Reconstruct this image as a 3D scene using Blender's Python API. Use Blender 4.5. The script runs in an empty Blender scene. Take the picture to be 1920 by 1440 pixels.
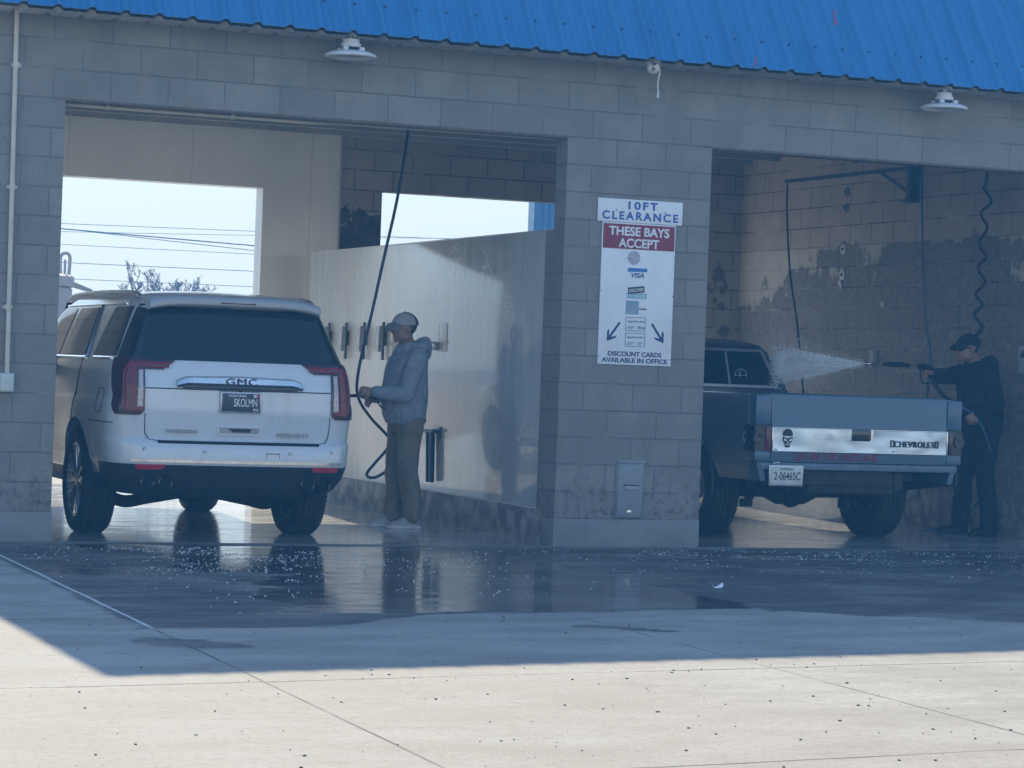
import bpy, bmesh, math, random
import numpy as np
from mathutils import Vector, Matrix, noise as mnoise
R = math.radians
PI = math.pi
random.seed(7)
SC = bpy.context.scene
COL = SC.collection

# ------------------------------------------------------------------ camera
CX, CY, CZ, YAW, PIT, ROL, FPX = -7.5556, -17.5034, 1.2843, 0.3892, -0.0048, 0.0366, 4802.4
fw = Vector((math.sin(YAW)*math.cos(PIT), math.cos(YAW)*math.cos(PIT), math.sin(PIT)))
rt = Vector((math.cos(YAW), -math.sin(YAW), 0)); up = rt.cross(fw)
r2 = rt*math.cos(ROL)+up*math.sin(ROL); u2 = -rt*math.sin(ROL)+up*math.cos(ROL)
cam = bpy.data.cameras.new('camera'); camo = bpy.data.objects.new('camera', cam); COL.objects.link(camo)
camo.matrix_world = Matrix(((r2.x, u2.x, -fw.x, CX), (r2.y, u2.y, -fw.y, CY), (r2.z, u2.z, -fw.z, CZ), (0, 0, 0, 1)))
cam.sensor_width = 36; cam.lens = FPX/1920*36; cam.clip_end = 3000; cam.clip_start = .2
SC.camera = camo

# ------------------------------------------------------------------ sky, sun, exposure
SUND = Vector((0.10, 1.0, 0.613)).normalized()
EL = math.asin(SUND.z); AZ = math.atan2(SUND.x, SUND.y)
w = bpy.data.worlds.new("World"); SC.world = w; w.use_nodes = True
nt = w.node_tree; bg = nt.nodes['Background']
sky = nt.nodes.new('ShaderNodeTexSky'); sky.sky_type = 'NISHITA'; sky.sun_disc = False
sky.sun_elevation = EL; sky.sun_rotation = AZ; sky.air_density = 1.0; sky.dust_density = 0.2; sky.ozone_density = 2.5
tc = nt.nodes.new('ShaderNodeTexCoord'); sx = nt.nodes.new('ShaderNodeSeparateXYZ'); mr = nt.nodes.new('ShaderNodeMapRange'); mr.interpolation_type = 'SMOOTHSTEP'
mr.inputs[1].default_value = .03; mr.inputs[2].default_value = .34; mr.inputs[3].default_value = 1.; mr.inputs[4].default_value = 0.
mx = nt.nodes.new('ShaderNodeMix'); mx.data_type = 'RGBA'; mx.inputs[7].default_value = (4.7, 4.6, 3.75, 1)   # pale ground haze low over the horizon
nt.links.new(tc.outputs['Generated'], sx.inputs[0]); nt.links.new(sx.outputs[2], mr.inputs[0]); nt.links.new(mr.outputs[0], mx.inputs[0])
nt.links.new(sky.outputs[0], mx.inputs[6]); nt.links.new(mx.outputs[2], bg.inputs[0]); bg.inputs[1].default_value = 0.15
sun = bpy.data.lights.new('sun', 'SUN'); sun.energy = 4.9; sun.angle = R(.53); sun.color = (1, .885, .67)
suno = bpy.data.objects.new('sun', sun); COL.objects.link(suno)
suno.rotation_euler = (-SUND).to_track_quat('-Z', 'Y').to_euler()
SC.view_settings.view_transform = 'Standard'; SC.view_settings.look = 'None'
SC.view_settings.exposure = 1.08; SC.view_settings.gamma = 1
SC.cycles.max_bounces = 8; SC.cycles.diffuse_bounces = 6; SC.cycles.glossy_bounces = 4
SC.cycles.transparent_max_bounces = 8; SC.cycles.volume_bounces = 0
SC.cycles.caustics_reflective = False; SC.cycles.caustics_refractive = False
SC.cycles.sample_clamp_indirect = 6.0
try: SC.cycles.volume_step_rate = 2.0
except Exception: pass

# ------------------------------------------------------------------ node helpers
class NT:
    def __init__(s, m): s.t = m.node_tree; s.n = s.t.nodes; s.l = s.t.links
    def new(s, k, **kw):
        n = s.n.new(k)
        for a, b in kw.items(): setattr(n, a, b)
        return n
    def put(s, sock, v):
        if hasattr(v, 'is_linked') or isinstance(v, bpy.types.NodeSocket): s.l.new(v, sock)
        else:
            if isinstance(v, (tuple, list)) and len(v) == 3 and sock.type == 'RGBA': v = (*v, 1)
            sock.default_value = v
    def math(s, op, a, b=0, c=None, clamp=False):
        n = s.new('ShaderNodeMath', operation=op, use_clamp=clamp); s.put(n.inputs[0], a); s.put(n.inputs[1], b)
        if c is not None: s.put(n.inputs[2], c)
        return n.outputs[0]
    def ramp(s, v, a, b, lo=0., hi=1.):
        n = s.new('ShaderNodeMapRange', interpolation_type='SMOOTHSTEP'); s.put(n.inputs[0], v)
        for i, x in enumerate((a, b, lo, hi)): s.put(n.inputs[1+i], x)
        return n.outputs[0]
    def mix(s, f, a, b, mode='MIX'):
        n = s.new('ShaderNodeMix', data_type='RGBA', blend_type=mode); s.put(n.inputs[0], f); s.put(n.inputs[6], a); s.put(n.inputs[7], b)
        return n.outputs[2]
    def coord(s): return s.new('ShaderNodeTexCoord').outputs['Object']
    def sep(s, v):
        n = s.new('ShaderNodeSeparateXYZ'); s.put(n.inputs[0], v); return n.outputs
    def comb(s, x, y, z):
        n = s.new('ShaderNodeCombineXYZ')
        for i, v in enumerate((x, y, z)): s.put(n.inputs[i], v)
        return n.outputs[0]
    def scale(s, v, sc):
        n = s.new('ShaderNodeMapping'); s.put(n.inputs[0], v); n.inputs[3].default_value = sc; return n.outputs[0]
    def noise(s, v, sc, det=4., rough=.55, dist=0.):
        n = s.new('ShaderNodeTexNoise'); s.put(n.inputs['Vector'], v); n.inputs['Scale'].default_value = sc
        n.inputs['Detail'].default_value = det; n.inputs['Roughness'].default_value = rough; n.inputs['Distortion'].default_value = dist
        return n.outputs[0]
    def vor(s, v, sc, feat='F1'):
        n = s.new('ShaderNodeTexVoronoi', feature=feat); s.put(n.inputs['Vector'], v); n.inputs['Scale'].default_value = sc
        return n.outputs
    def bump(s, h, st, dist=.01, nrm=None):
        n = s.new('ShaderNodeBump'); n.inputs['Strength'].default_value = st; n.inputs['Distance'].default_value = dist
        s.put(n.inputs['Height'], h)
        if nrm is not None: s.put(n.inputs['Normal'], nrm)
        return n.outputs[0]

def base(name):
    m = bpy.data.materials.new(name); m.use_nodes = True
    return m, NT(m), m.node_tree.nodes['Principled BSDF']

def pm(name, c, c2=None, ns=6., rough=.5, rough2=None, metal=0., bump=0., bs=40., bd=.004, coat=0., spec=None, det=5., thr=(.35, .65), alpha=None, stretch=None):
    """plain surface with soft noise in colour, gloss and relief"""
    m, t, b = base(name); co = t.coord()
    if stretch: co = t.scale(co, stretch)
    c2 = c2 or tuple(min(1, x*1.18) for x in c)
    f = t.ramp(t.noise(co, ns, det), *thr)
    t.put(b.inputs['Base Color'], t.mix(f, c, c2))
    t.put(b.inputs['Roughness'], t.ramp(t.noise(co, ns*1.7, det), .3, .7, rough, rough2 if rough2 is not None else min(1, rough*1.25)))
    b.inputs['Metallic'].default_value = metal
    if coat: b.inputs['Coat Weight'].default_value = coat; b.inputs['Coat Roughness'].default_value = .04
    if spec is not None: b.inputs['Specular IOR Level'].default_value = spec
    if bump: t.put(b.inputs['Normal'], t.bump(t.noise(co, bs, 4), bump, bd))
    if alpha is not None: b.inputs['Alpha'].default_value = alpha
    return m

def cmu(name, c1, c2, mort, bumpy=1., peel=None, speck=.13, jw=.0055, jd=.48):
    """concrete block in courses of 0.2032 m, with joints and pitted faces"""
    m, t, b = base(name); co = t.coord(); x, y, z = t.sep(co)
    u = t.math('ADD', t.math('ADD', x, y), .205); wob = t.math('MULTIPLY', t.math('SUBTRACT', t.noise(co, 5., 2), .5), .006)
    v = t.comb(t.math('ADD', u, wob), t.math('ADD', z, wob), 0.)
    br = t.new('ShaderNodeTexBrick', offset=.5); t.put(br.inputs['Vector'], v)
    for k, q in (('Scale', 1.), ('Mortar Size', jw), ('Mortar Smooth', .25), ('Bias', 0.), ('Brick Width', .4064), ('Row Height', .2032)): br.inputs[k].default_value = q
    t.put(br.inputs['Color1'], c1); t.put(br.inputs['Color2'], c2); t.put(br.inputs['Mortar'], c1)
    fac = br.outputs['Fac']
    fine = t.noise(co, 75., 3., .8); med = t.noise(co, 3., 4.)
    col = t.mix(t.ramp(med, .3, .7, 0., .55), br.outputs['Color'], tuple(q*.78 for q in c1))
    col = t.mix(t.ramp(fine, .55, .72, 0., speck*.4), col, tuple(min(1, q*1.7) for q in c2))
    col = t.mix(t.ramp(fine, .47, .34, 0., speck), col, tuple(q*.32 for q in c1))
    light = t.ramp(t.noise(co, 1.6, 3.), .50, .66)
    col = t.mix(t.math('MULTIPLY', fac, jd), col, t.mix(light, mort, tuple(min(1, q*1.35) for q in c2)))
    stw = t.noise(t.scale(co, (2.2, 2.2, .7)), 1.1, 5, .6); col = t.mix(t.ramp(stw, .55, .75, 0., .35), col, tuple(q*.55 for q in c1))
    low_ = t.math('MULTIPLY', t.ramp(z, .75, .22), t.ramp(t.noise(co, 14., 5, .7), .50, .60)); col = t.mix(t.math('MULTIPLY', low_, .6), col, tuple(q*.35 for q in c1))
    rgh = .9
    if peel:
        rb = t.new('ShaderNodeTexBrick', offset=.5); t.put(rb.inputs['Vector'], v)
        for k, q in (('Scale', 1.), ('Mortar Size', 0.), ('Bias', 0.), ('Brick Width', .4064), ('Row Height', .2032)): rb.inputs[k].default_value = q
        t.put(rb.inputs['Color1'], (0, 0, 0)); t.put(rb.inputs['Color2'], (1, 1, 1)); t.rnd = rb.outputs['Color']; t.fac = fac
        col, rgh = peel(t, col, x, y, z, co)
    t.put(b.inputs['Base Color'], col); t.put(b.inputs['Roughness'], rgh)
    b.inputs['Specular IOR Level'].default_value = .3
    h = t.math('ADD', t.math('MULTIPLY', t.math('SUBTRACT', 1., fac), 1.), t.math('MULTIPLY', fine, .9*bumpy))
    t.put(b.inputs['Normal'], t.bump(h, .9, .007))
    return m

# ------------------------------------------------------------------ mesh helpers
def tag(o, label=None, cat=None, group=None, kind=None):
    if label: o['label'] = label
    if cat: o['category'] = cat
    if group: o['group'] = group
    if kind: o['kind'] = kind
    return o
def empty(name, loc=(0, 0, 0), rz=0., sc=1.):
    o = bpy.data.objects.new(name, None); COL.objects.link(o); o.location = loc; o.rotation_euler = (0, 0, rz); o.scale = (sc,)*3
    o.empty_display_size = .2
    return o
def link(name, me, mats, parent=None, smooth=True, ang=38):
    o = bpy.data.objects.new(name, me); COL.objects.link(o)
    for m in (mats if isinstance(mats, (list, tuple)) else [mats]): me.materials.append(m)
    if parent: o.parent = parent
    if smooth and len(me.polygons):
        me.shade_smooth(); me.set_sharp_from_angle(angle=R(ang))
    return o

class MB:
    def __init__(s): s.v = []; s.f = []; s.m = []
    def add(s, vs, fs, mi=0):
        o = len(s.v); s.v += [tuple(q) for q in vs]; s.f += [tuple(i+o for i in f) for f in fs]; s.m += [mi]*len(fs); return s
    def box(s, x0, x1, y0, y1, z0, z1, mi=0, bev=0.):
        if bev <= 0:
            vs = [(x, y, z) for z in (z0, z1) for y in (y0, y1) for x in (x0, x1)]
            return s.add(vs, [(0, 2, 3, 1), (4, 5, 7, 6), (0, 1, 5, 4), (2, 6, 7, 3), (0, 4, 6, 2), (1, 3, 7, 5)], mi)
        bm = bmesh.new(); bmesh.ops.create_cube(bm, size=1)
        for q in bm.verts: q.co = Vector(((x0+x1)/2+q.co.x*(x1-x0), (y0+y1)/2+q.co.y*(y1-y0), (z0+z1)/2+q.co.z*(z1-z0)))
        bmesh.ops.bevel(bm, geom=bm.edges[:], offset=bev, segments=2, affect='EDGES', profile=.5)
        return s.bm(bm, mi)
    def bm(s, bm, mi=0):
        bm.verts.index_update(); s.add([q.co[:] for q in bm.verts], [[q.index for q in f.verts] for f in bm.faces], mi); bm.free(); return s
    def prism(s, pts, a0, a1, axis='y', mi=0):
        """closed outline pts (2D) extruded along an axis"""
        n = len(pts)
        def P(p, a):
            return {'x': (a, p[0], p[1]), 'y': (p[0], a, p[1]), 'z': (p[0], p[1], a)}[axis]
        vs = [P(p, a0) for p in pts]+[P(p, a1) for p in pts]
        fs = [(i, (i+1) % n, n+(i+1) % n, n+i) for i in range(n)]+[tuple(range(n))[::-1], tuple(range(n, 2*n))]
        return s.add(vs, fs, mi)
    def tube(s, path, r, n=10, mi=0, cap=True):
        path = [Vector(p) for p in path]; k = len(path)
        rr = r if isinstance(r, (list, tuple)) else [r]*k
        vs = []; nrm = None
        for i, p in enumerate(path):
            d = (path[min(i+1, k-1)]-path[max(i-1, 0)]).normalized()
            if nrm is None: nrm = d.orthogonal().normalized()
            nrm = (nrm-d*nrm.dot(d)).normalized(); b = d.cross(nrm)
            for j in range(n):
                a = 2*PI*j/n; vs.append(p+(nrm*math.cos(a)+b*math.sin(a))*rr[i])
        fs = [(i*n+j, i*n+(j+1) % n, (i+1)*n+(j+1) % n, (i+1)*n+j) for i in range(k-1) for j in range(n)]
        if cap: fs += [tuple(range(n))[::-1], tuple(range((k-1)*n, k*n))]
        return s.add(vs, fs, mi)
    def lathe(s, prof, c=(0, 0, 0), axis='z', n=32, mi=0, closed=False):
        """prof: (radius, height along the axis)"""
        k = len(prof); vs = []
        for r, h in prof:
            for j in range(n):
                a = 2*PI*j/n; p = (r*math.cos(a), r*math.sin(a), h)
                if axis == 'x': p = (p[2], p[0], p[1])
                elif axis == 'y': p = (p[0], p[2], p[1])
                vs.append((p[0]+c[0], p[1]+c[1], p[2]+c[2]))
        rng = range(k) if closed else range(k-1)
        fs = [(i*n+j, i*n+(j+1) % n, ((i+1) % k)*n+(j+1) % n, ((i+1) % k)*n+j) for i in rng for j in range(n)]
        return s.add(vs, fs, mi)
    def ball(s, c, r, mi=0, sub=2):
        bm = bmesh.new(); bmesh.ops.create_icosphere(bm, subdivisions=sub, radius=1)
        rr = r if isinstance(r, (tuple, list)) else (r, r, r)
        for q in bm.verts: q.co = Vector((c[0]+q.co.x*rr[0], c[1]+q.co.y*rr[1], c[2]+q.co.z*rr[2]))
        return s.bm(bm, mi)
    def grid(s, rows, mi=0, flip=False):
        h = len(rows); k = len(rows[0])
        fs = [(i*k+j, i*k+j+1, (i+1)*k+j+1, (i+1)*k+j) for i in range(h-1) for j in range(k-1)]
        if flip: fs = [f[::-1] for f in fs]
        return s.add([p for r in rows for p in r], fs, mi)
    def mesh(s, fixn=True):
        me = bpy.data.meshes.new('m'); me.from_pydata(s.v, [], s.f); me.polygons.foreach_set('material_index', s.m)
        if fixn:
            bm = bmesh.new(); bm.from_mesh(me); bmesh.ops.recalc_face_normals(bm, faces=bm.faces); bm.to_mesh(me); bm.free()
        me.update(); return me
    def build(s, name, mats, parent=None, smooth=True, ang=38, fixn=True):
        me = s.mesh(fixn); me.name = name
        return link(name, me, mats, parent, smooth, ang)

def evald(me, mods):
    """mesh after a list of (type, settings) modifiers"""
    o = bpy.data.objects.new('tmp', me); COL.objects.link(o)
    for ty, kw in mods:
        md = o.modifiers.new('m', ty)
        for k, v in kw.items(): setattr(md, k, v)
    dg = bpy.context.evaluated_depsgraph_get(); dg.update()
    out = bpy.data.meshes.new_from_object(o.evaluated_get(dg))
    bpy.data.objects.remove(o); return out
def cut(me, cutter):
    c = bpy.data.objects.new('cutter', cutter); COL.objects.link(c)
    out = evald(me, [('BOOLEAN', dict(operation='DIFFERENCE', solver='EXACT', object=c))])
    bpy.data.objects.remove(c); return out

def lettering(txt, mat, parent, org, xd, yd, w=None, h=None, bold=0., depth=.002, align='CENTER', shear=0., name='lettering', sp=1.):
    """flat letters standing on a surface: org = centre (or left) of the baseline, xd/yd = reading and up directions"""
    cu = bpy.data.curves.new('t', 'FONT'); cu.body = txt; cu.size = 1; cu.offset = bold; cu.extrude = .01; cu.shear = shear; cu.space_character = sp
    cu.align_x = 'LEFT'; o = bpy.data.objects.new('t', cu); COL.objects.link(o)
    dg = bpy.context.evaluated_depsgraph_get(); dg.update()
    me = bpy.data.meshes.new_from_object(o.evaluated_get(dg)); bpy.data.objects.remove(o)
    P = np.array([q.co[:] for q in me.vertices]); x0, x1 = P[:, 0].min(), P[:, 0].max()
    ch = P[:, 1].max()
    sy = h/ch if h else None; sx = w/(x1-x0) if w else sy
    if sy is None: sy = sx
    xd = Vector(xd); yd = Vector(yd); nd = xd.cross(yd); org = Vector(org)
    mid = (x0+x1)/2 if align == 'CENTER' else x0
    for q in me.vertices:
        c = q.co; q.co = org+xd*((c.x-mid)*sx)+yd*(c.y*sy)+nd*((c.z+.01)/.02*depth)
    return link(name, me, mat, parent, smooth=False)

def smooth_path(pts, n=8):
    """Catmull-Rom through the points"""
    P = [Vector(p) for p in pts]; P = [P[0]*2-P[1]]+P+[P[-1]*2-P[-2]]; out = []
    for i in range(1, len(P)-2):
        a, b, c, d = P[i-1:i+3]
        for k in range(n):
            t = k/n; out.append(.5*((2*b)+(c-a)*t+(2*a-5*b+4*c-d)*t*t+(3*b-a-3*c+d)*t**3))
    out.append(P[-2]); return out

def gz(x, y):
    """slight cross fall of the apron"""
    return .013*(max(-9, min(4, x))+3.2)*min(max(-y, 0), 12)/7

# ------------------------------------------------------------------ ground: one sheet to the horizon
def axis_lines(lo, hi, st, far):
    a = [-f for f in far[::-1] if -f < lo-1]; b = [f for f in far if f > hi+1]
    return a+list(np.arange(lo, hi+1e-6, st))+b
gx = axis_lines(-9.5, 6.5, .06, (13, 20, 40, 90, 200, 450)); gy = axis_lines(-13, 8, .06, (16, 24, 40, 90, 200, 450))
def sm(x, a, b):
    t = min(1, max(0, (x-a)/(b-a))); return t*t*(3-2*t)
def wetness(x, y):
    n = mnoise.noise((x*.9, y*1.6, 3.1)); n2 = mnoise.noise((x*2.6, y*4.5, 8.2)); n3 = mnoise.noise((x*6., y*10., 2.2)); k = .28*n+.16*n2+.08*n3
    inside = sm(y, -.02, .04) if -3.85 < x < 5.1 else 0.
    # damp apron between the white joint, the second cross joint and a ragged right-hand edge
    d = min(x+4.40-.02*y+.06*n2, y+4.95+k*.35+(.55*sm(x, -2.7, -3.6))+(0 if x < -.9 else .9*(x+.9)+k))
    damp = sm(d, -.05-.10*(x < -2.8)-.25*sm(x, -1., .2), .10+.12*(x < -2.8)+.5*sm(x, -1., .2))*(1-.30*sm(x, -.8, -.2)+.25*n*sm(x, -.8, -.2))
    pud = min(x+3.05+1.6*k+.25*abs(y+2.6), y+4.95+.1*n2*(x < -1.9), -.80-x+.5*k, -.22-y+.6*k)
    pud = sm(pud, -.06, .12)
    pud2 = .55*sm(.55+1.6*n, .4, .7)*sm(y, -4.2, -3.0)*(1 if x > -.8 else .9)
    far_damp = .62*sm(n+.25, .0, .3)*sm(y+.5*n+max(0, x-1)*.5, -4.9, -4.0)*sm(x, -4.2, -3.6)
    stain = sm(.5-math.hypot((x+4.45)*1.5, (y+6.05+.35*(x+4.45))*2.4)+.34*n2, .05, .16)
    stain2 = sm(.28-math.hypot((x+2.12), (y+5.7+.9*(x+2.2))*2.)+.2*n2, .02, .1)
    dm = max(inside, damp, far_damp, .8*stain, .6*stain2); gl = max(inside, pud*dm, pud2*damp)
    return dm, gl
nx, ny = len(gx), len(gy)
V = []; A1 = []; A2 = []
for y in gy:
    for x in gx:
        V.append((x, y, gz(x, y)))
        if -5.6 < x < 6 and -7.2 < y < 8: a, b = wetness(x, y)
        else: a = b = 0.
        A1.append(a); A2.append(b)
F = [(j*nx+i, j*nx+i+1, (j+1)*nx+i+1, (j+1)*nx+i) for j in range(ny-1) for i in range(nx-1)]
gm = bpy.data.meshes.new('ground'); gm.from_pydata(V, [], F)
for nme, A in (('wet', A1), ('gloss', A2)):
    at = gm.attributes.new(nme, 'FLOAT', 'POINT'); at.data.foreach_set('value', A)

def ground_mat():
    m, t, b = base('concrete_slab'); co = t.coord(); x, y, z = t.sep(co)
    wet = t.new('ShaderNodeAttribute', attribute_name='wet').outputs['Fac']; gls = t.new('ShaderNodeAttribute', attribute_name='gloss').outputs['Fac']
    st = t.scale(co, (1., 2.0, 1.)); fine = t.noise(co, 70., 6, .7); med = t.noise(st, 1.1, 6, .6); big = t.noise(co, .35, 3)
    col = t.mix(t.ramp(med, .32, .68), (.222, .206, .180), (.345, .326, .288))
    col = t.mix(t.ramp(big, .35, .65, 0., .35), col, (.270, .238, .200))
    col = t.mix(t.ramp(fine, .50, .70, 0., .55), col, (.40, .385, .355))
    col = t.mix(t.ramp(fine, .45, .28, 0., .55), col, (.17, .155, .14))
    mot = t.noise(t.scale(co, (1., 1.3, 1.)), 22., 6, .75); col = t.mix(t.ramp(mot, .50, .66, 0., .50), col, (.19, .168, .142))
    stn = t.noise(t.scale(co, (1., 1.6, 1.)), 2.1, 6, .7); col = t.mix(t.ramp(stn, .60, .74, 0., .45), col, (.165, .145, .12))
    scr = t.noise(t.scale(co, (2., 26., 1.)), 2.4, 3, .5); col = t.mix(t.ramp(scr, .70, .76, 0., .5), col, (.45, .43, .40))
    brush = t.noise(t.scale(co, (6., 40., 1.)), 1., 4, .7)
    col = t.mix(t.ramp(brush, .60, .85, 0., .14), col, (.40, .385, .36))
    # pits
    pv = t.vor(co, 5.5); pit = t.math('MULTIPLY', t.ramp(pv[0], .055, .02), t.ramp(t.sep(pv[1])[0], .62, .66))
    col = t.mix(t.math('MULTIPLY', pit, .0), col, (.10, .09, .085))
    # joints: along the bays every 2.4 m and across them
    def line(c, p, wd): return t.ramp(t.math('ABSOLUTE', t.math('SUBTRACT', c, p)), wd, wd*.45)
    wob = t.math('MULTIPLY', t.math('SUBTRACT', t.noise(co, 1.5, 4), .5), .05)
    xs = t.math('ADD', t.math('SUBTRACT', x, t.math('MULTIPLY', y, .022)), t.math('MULTIPLY', wob, .4)); ys = t.math('ADD', y, wob)
    out = t.ramp(y, 0., -.03)
    jl = None
    for p in (-6.7, -4.32, -1.98, .42, 2.8):
        q = line(xs, p, .009); jl = q if jl is None else t.math('MAXIMUM', jl, q)
    for p in (-17.2, -14.8, -12.4, -9.83, -7.47, -5.0, -2.55):
        jl = t.math('MAXIMUM', jl, t.math('MULTIPLY', line(ys, p, .014), 1. if p < -2.6 else .25))
    jl = t.math('MULTIPLY', jl, out)
    col = t.mix(t.math('MULTIPLY', jl, t.ramp(t.noise(co, 3., 5), .30, .65, .10, .95)), col, (.08, .072, .068))
    sill = line(y, .02, .05); col = t.mix(t.math('MULTIPLY', sill, .0), col, (.10, .095, .09))
    # white sealant in the left joint, ending at the cross joint
    wj = t.math('MULTIPLY', line(xs, -4.32, .015), t.math('MULTIPLY', t.ramp(y, -5.55, -5.35), out))
    col = t.mix(wj, col, (.66, .66, .64))
    # wet
    e = t.math('MULTIPLY', t.math('SUBTRACT', t.noise(st, 6., 5), .5), .7)
    wm = t.ramp(t.math('ADD', wet, e), .30, .52); gm_ = t.ramp(t.math('ADD', gls, t.math('MULTIPLY', e, .9)), .32, .62)
    ws = t.math('MULTIPLY', wm, t.math('SUBTRACT', 1., t.math('MULTIPLY', wj, .7)))
    streak = t.noise(t.scale(co, (1.6, 4.5, 1.)), 1.3, 6, .65)
    inn = t.ramp(t.math('ADD', y, t.math('MULTIPLY', t.math('SUBTRACT', med, .5), 1.2)), -.55, .7)
    col = t.mix(t.math('MULTIPLY', ws, t.math('MULTIPLY', t.ramp(streak, .3, .7, .80, .97), t.ramp(t.noise(t.scale(co, (1., 1.5, 1.)), .9, 5, .6), .36, .56, .62, 1.))), col, t.mix(inn, (.045, .045, .048), (.52, .50, .46)))  # bay floor colour made pale inside, to bounce light into the bays
    t.put(b.inputs['Base Color'], col)
    rd = t.ramp(med, .3, .7, .85, .95)
    rw = t.ramp(streak, .3, .7, .42, .58); rg = t.ramp(streak, .35, .7, .045, .20)
    ro = t.math('ADD', t.math('MULTIPLY', rd, t.math('SUBTRACT', 1., wm)), t.math('MULTIPLY', rw, wm))
    ro = t.math('ADD', t.math('MULTIPLY', ro, t.math('SUBTRACT', 1., gm_)), t.math('MULTIPLY', rg, gm_))
    t.put(b.inputs['Roughness'], ro)
    t.put(b.inputs['Specular IOR Level'], t.math('ADD', .25, t.math('MULTIPLY', wm, .04)))
    h = t.math('SUBTRACT', t.math('ADD', t.math('MULTIPLY', fine, .35), t.math('MULTIPLY', brush, .10)), t.math('ADD', jl, t.math('MULTIPLY', pit, .0)))
    bs = t.math('MULTIPLY', t.math('SUBTRACT', 1., t.math('MULTIPLY', gm_, .93)), .5)
    n = t.new('ShaderNodeBump'); n.inputs['Distance'].default_value = .006; t.put(n.inputs['Strength'], bs); t.put(n.inputs['Height'], h)
    n2 = t.bump(t.noise(t.scale(co, (5., 26., 1.)), 1., 3), .035, .01, n.outputs[0])
    t.put(b.inputs['Normal'], n2)
    return m
tag(link('ground', gm, ground_mat(), smooth=True, ang=60), kind='structure')

# ------------------------------------------------------------------ car wash building
C = .2032; LZ = 15*C; D = 6.86; WT = .2; TOPZ = 18*C
M_cmu = cmu('split_block', (.245, .238, .222), (.30, .290, .270), (.15, .145, .14), 1., None, .40)
def peel_right(t, col, x, y, z, co):
    a = t.noise(t.scale(co, (1, 1.1, .8)), 1.5, 7, .68); a2 = t.noise(co, 7., 5, .65)
    s = t.math('ADD', a, t.math('MULTIPLY', t.math('SUBTRACT', a2, .5), .35))
    hz = t.ramp(z, 2.66, 2.60); band = t.math('MULTIPLY', hz, t.ramp(t.noise(co, .8, 2), .2, .5, .75, 1.))
    cream = t.mix(t.ramp(a2, .3, .7), (.56, .52, .43), (.63, .59, .50))
    col = t.mix(t.math('MULTIPLY', t.ramp(z, 2.645, 2.635), .8), col, cream)
    # paint gone: most of the wall below, ragged edge, little at the far end
    lim = t.math('ADD', .50, t.math('MULTIPLY', t.math('SUBTRACT', z, 2.35), .62))
    lim = t.math('ADD', lim, t.ramp(y, 4.9, 6.0, -.14, .17))
    lim = t.math('ADD', lim, t.ramp(y, 2.6, 1.6, 0., .10))
    lim = t.math('SUBTRACT', lim, t.ramp(z, 2.2, 1.7, 0., .25))
    lim = t.math('ADD', lim, t.ramp(z, 2.60, 2.66, 0., .13)); lim = t.math('SUBTRACT', lim, t.math('MULTIPLY', t.ramp(z, 2.3, 2.5, 0., .14), t.ramp(y, 4.7, 4.3)))
    s = t.math('ADD', s, t.math('MULTIPLY', t.math('SUBTRACT', t.rnd, .5), .16))
    drip = t.noise(t.scale(co, (9., 9., .9)), 1.6, 5, .65); s = t.math('ADD', s, t.math('MULTIPLY', t.math('SUBTRACT', drip, .5), .22))
    gone = t.math('MULTIPLY', t.ramp(t.math('SUBTRACT', s, lim), -.03, .05), t.ramp(z, 2.86, 2.76))
    gone = t.math('MULTIPLY', gone, t.ramp(t.noise(co, 24., 4, .7), .32, .52, .72, 1.))
    bare = t.mix(t.ramp(a2, .3, .7), (.145, .128, .122), (.225, .20, .185)); bare = t.mix(t.ramp(t.rnd, 0., 1., 0., .35), bare, (.10, .092, .09))
    col = t.mix(t.math('MULTIPLY', gone, .88), col, bare)
    chip = t.math('MULTIPLY', t.math('MULTIPLY', t.fac, t.ramp(t.noise(co, 2.6, 5), .47, .60)), t.ramp(z, 2.62, 2.55)); lines = t.math('MULTIPLY', t.fac, t.ramp(t.noise(co, 2.1, 4), .55, .42)); col = t.mix(t.math('MULTIPLY', t.math('MULTIPLY', lines, gone), .75), col, (.055, .05, .05)); col = t.mix(t.math('MULTIPLY', chip, .7), col, (.46, .43, .37))
    low = t.ramp(z, .34, .32); col = t.mix(low, col, t.mix(t.ramp(a2, .3, .7), (.20, .20, .20), (.30, .295, .29)))
    return col, t.ramp(a2, .3, .7, .55, .85)
def peel_back(t, col, x, y, z, co):
    a = t.noise(t.scale(co, (1.2, 1, .9)), 2.2, 7, .66)
    lim = t.math('ADD', t.ramp(z, 2.4, 3.3, .36, .78), t.ramp(x, .95, 1.2, -.04, .22))
    gone = t.math('MULTIPLY', t.ramp(t.math('SUBTRACT', a, lim), -.012, .015), t.ramp(x, 4.62, 4.58, .75, 1.))
    bare = t.mix(t.ramp(t.noise(co, 12., 4), .3, .7), (.05, .05, .055), (.10, .095, .095))
    return t.mix(gone, col, bare), .7
M_right = cmu('painted_block', (.52, .43, .355), (.56, .465, .385), (.12, .105, .095), .25, peel_right, .13, .006, .8)
M_back = cmu('painted_block_back', (.38, .345, .315), (.42, .38, .345), (.12, .105, .10), .25, peel_back, .15, .0065, .9)
M_left = cmu('painted_block_left', (.47, .44, .40), (.52, .49, .445), (.14, .125, .115), .25, None, .13, .006, .8)
M_curb = pm('curb_concrete', (.15, .15, .148), (.30, .295, .285), 7., .55, .9, bump=.5, bs=60, bd=.004, thr=(.4, .62))
M_foot = pm('footing_render', (.185, .195, .195), (.235, .242, .24), 2.5, .8, bump=.35, bs=70, bd=.002)
M_ceil = pm('ceiling_metal', (.27, .28, .29), (.33, .34, .35), 3., .6)
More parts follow.
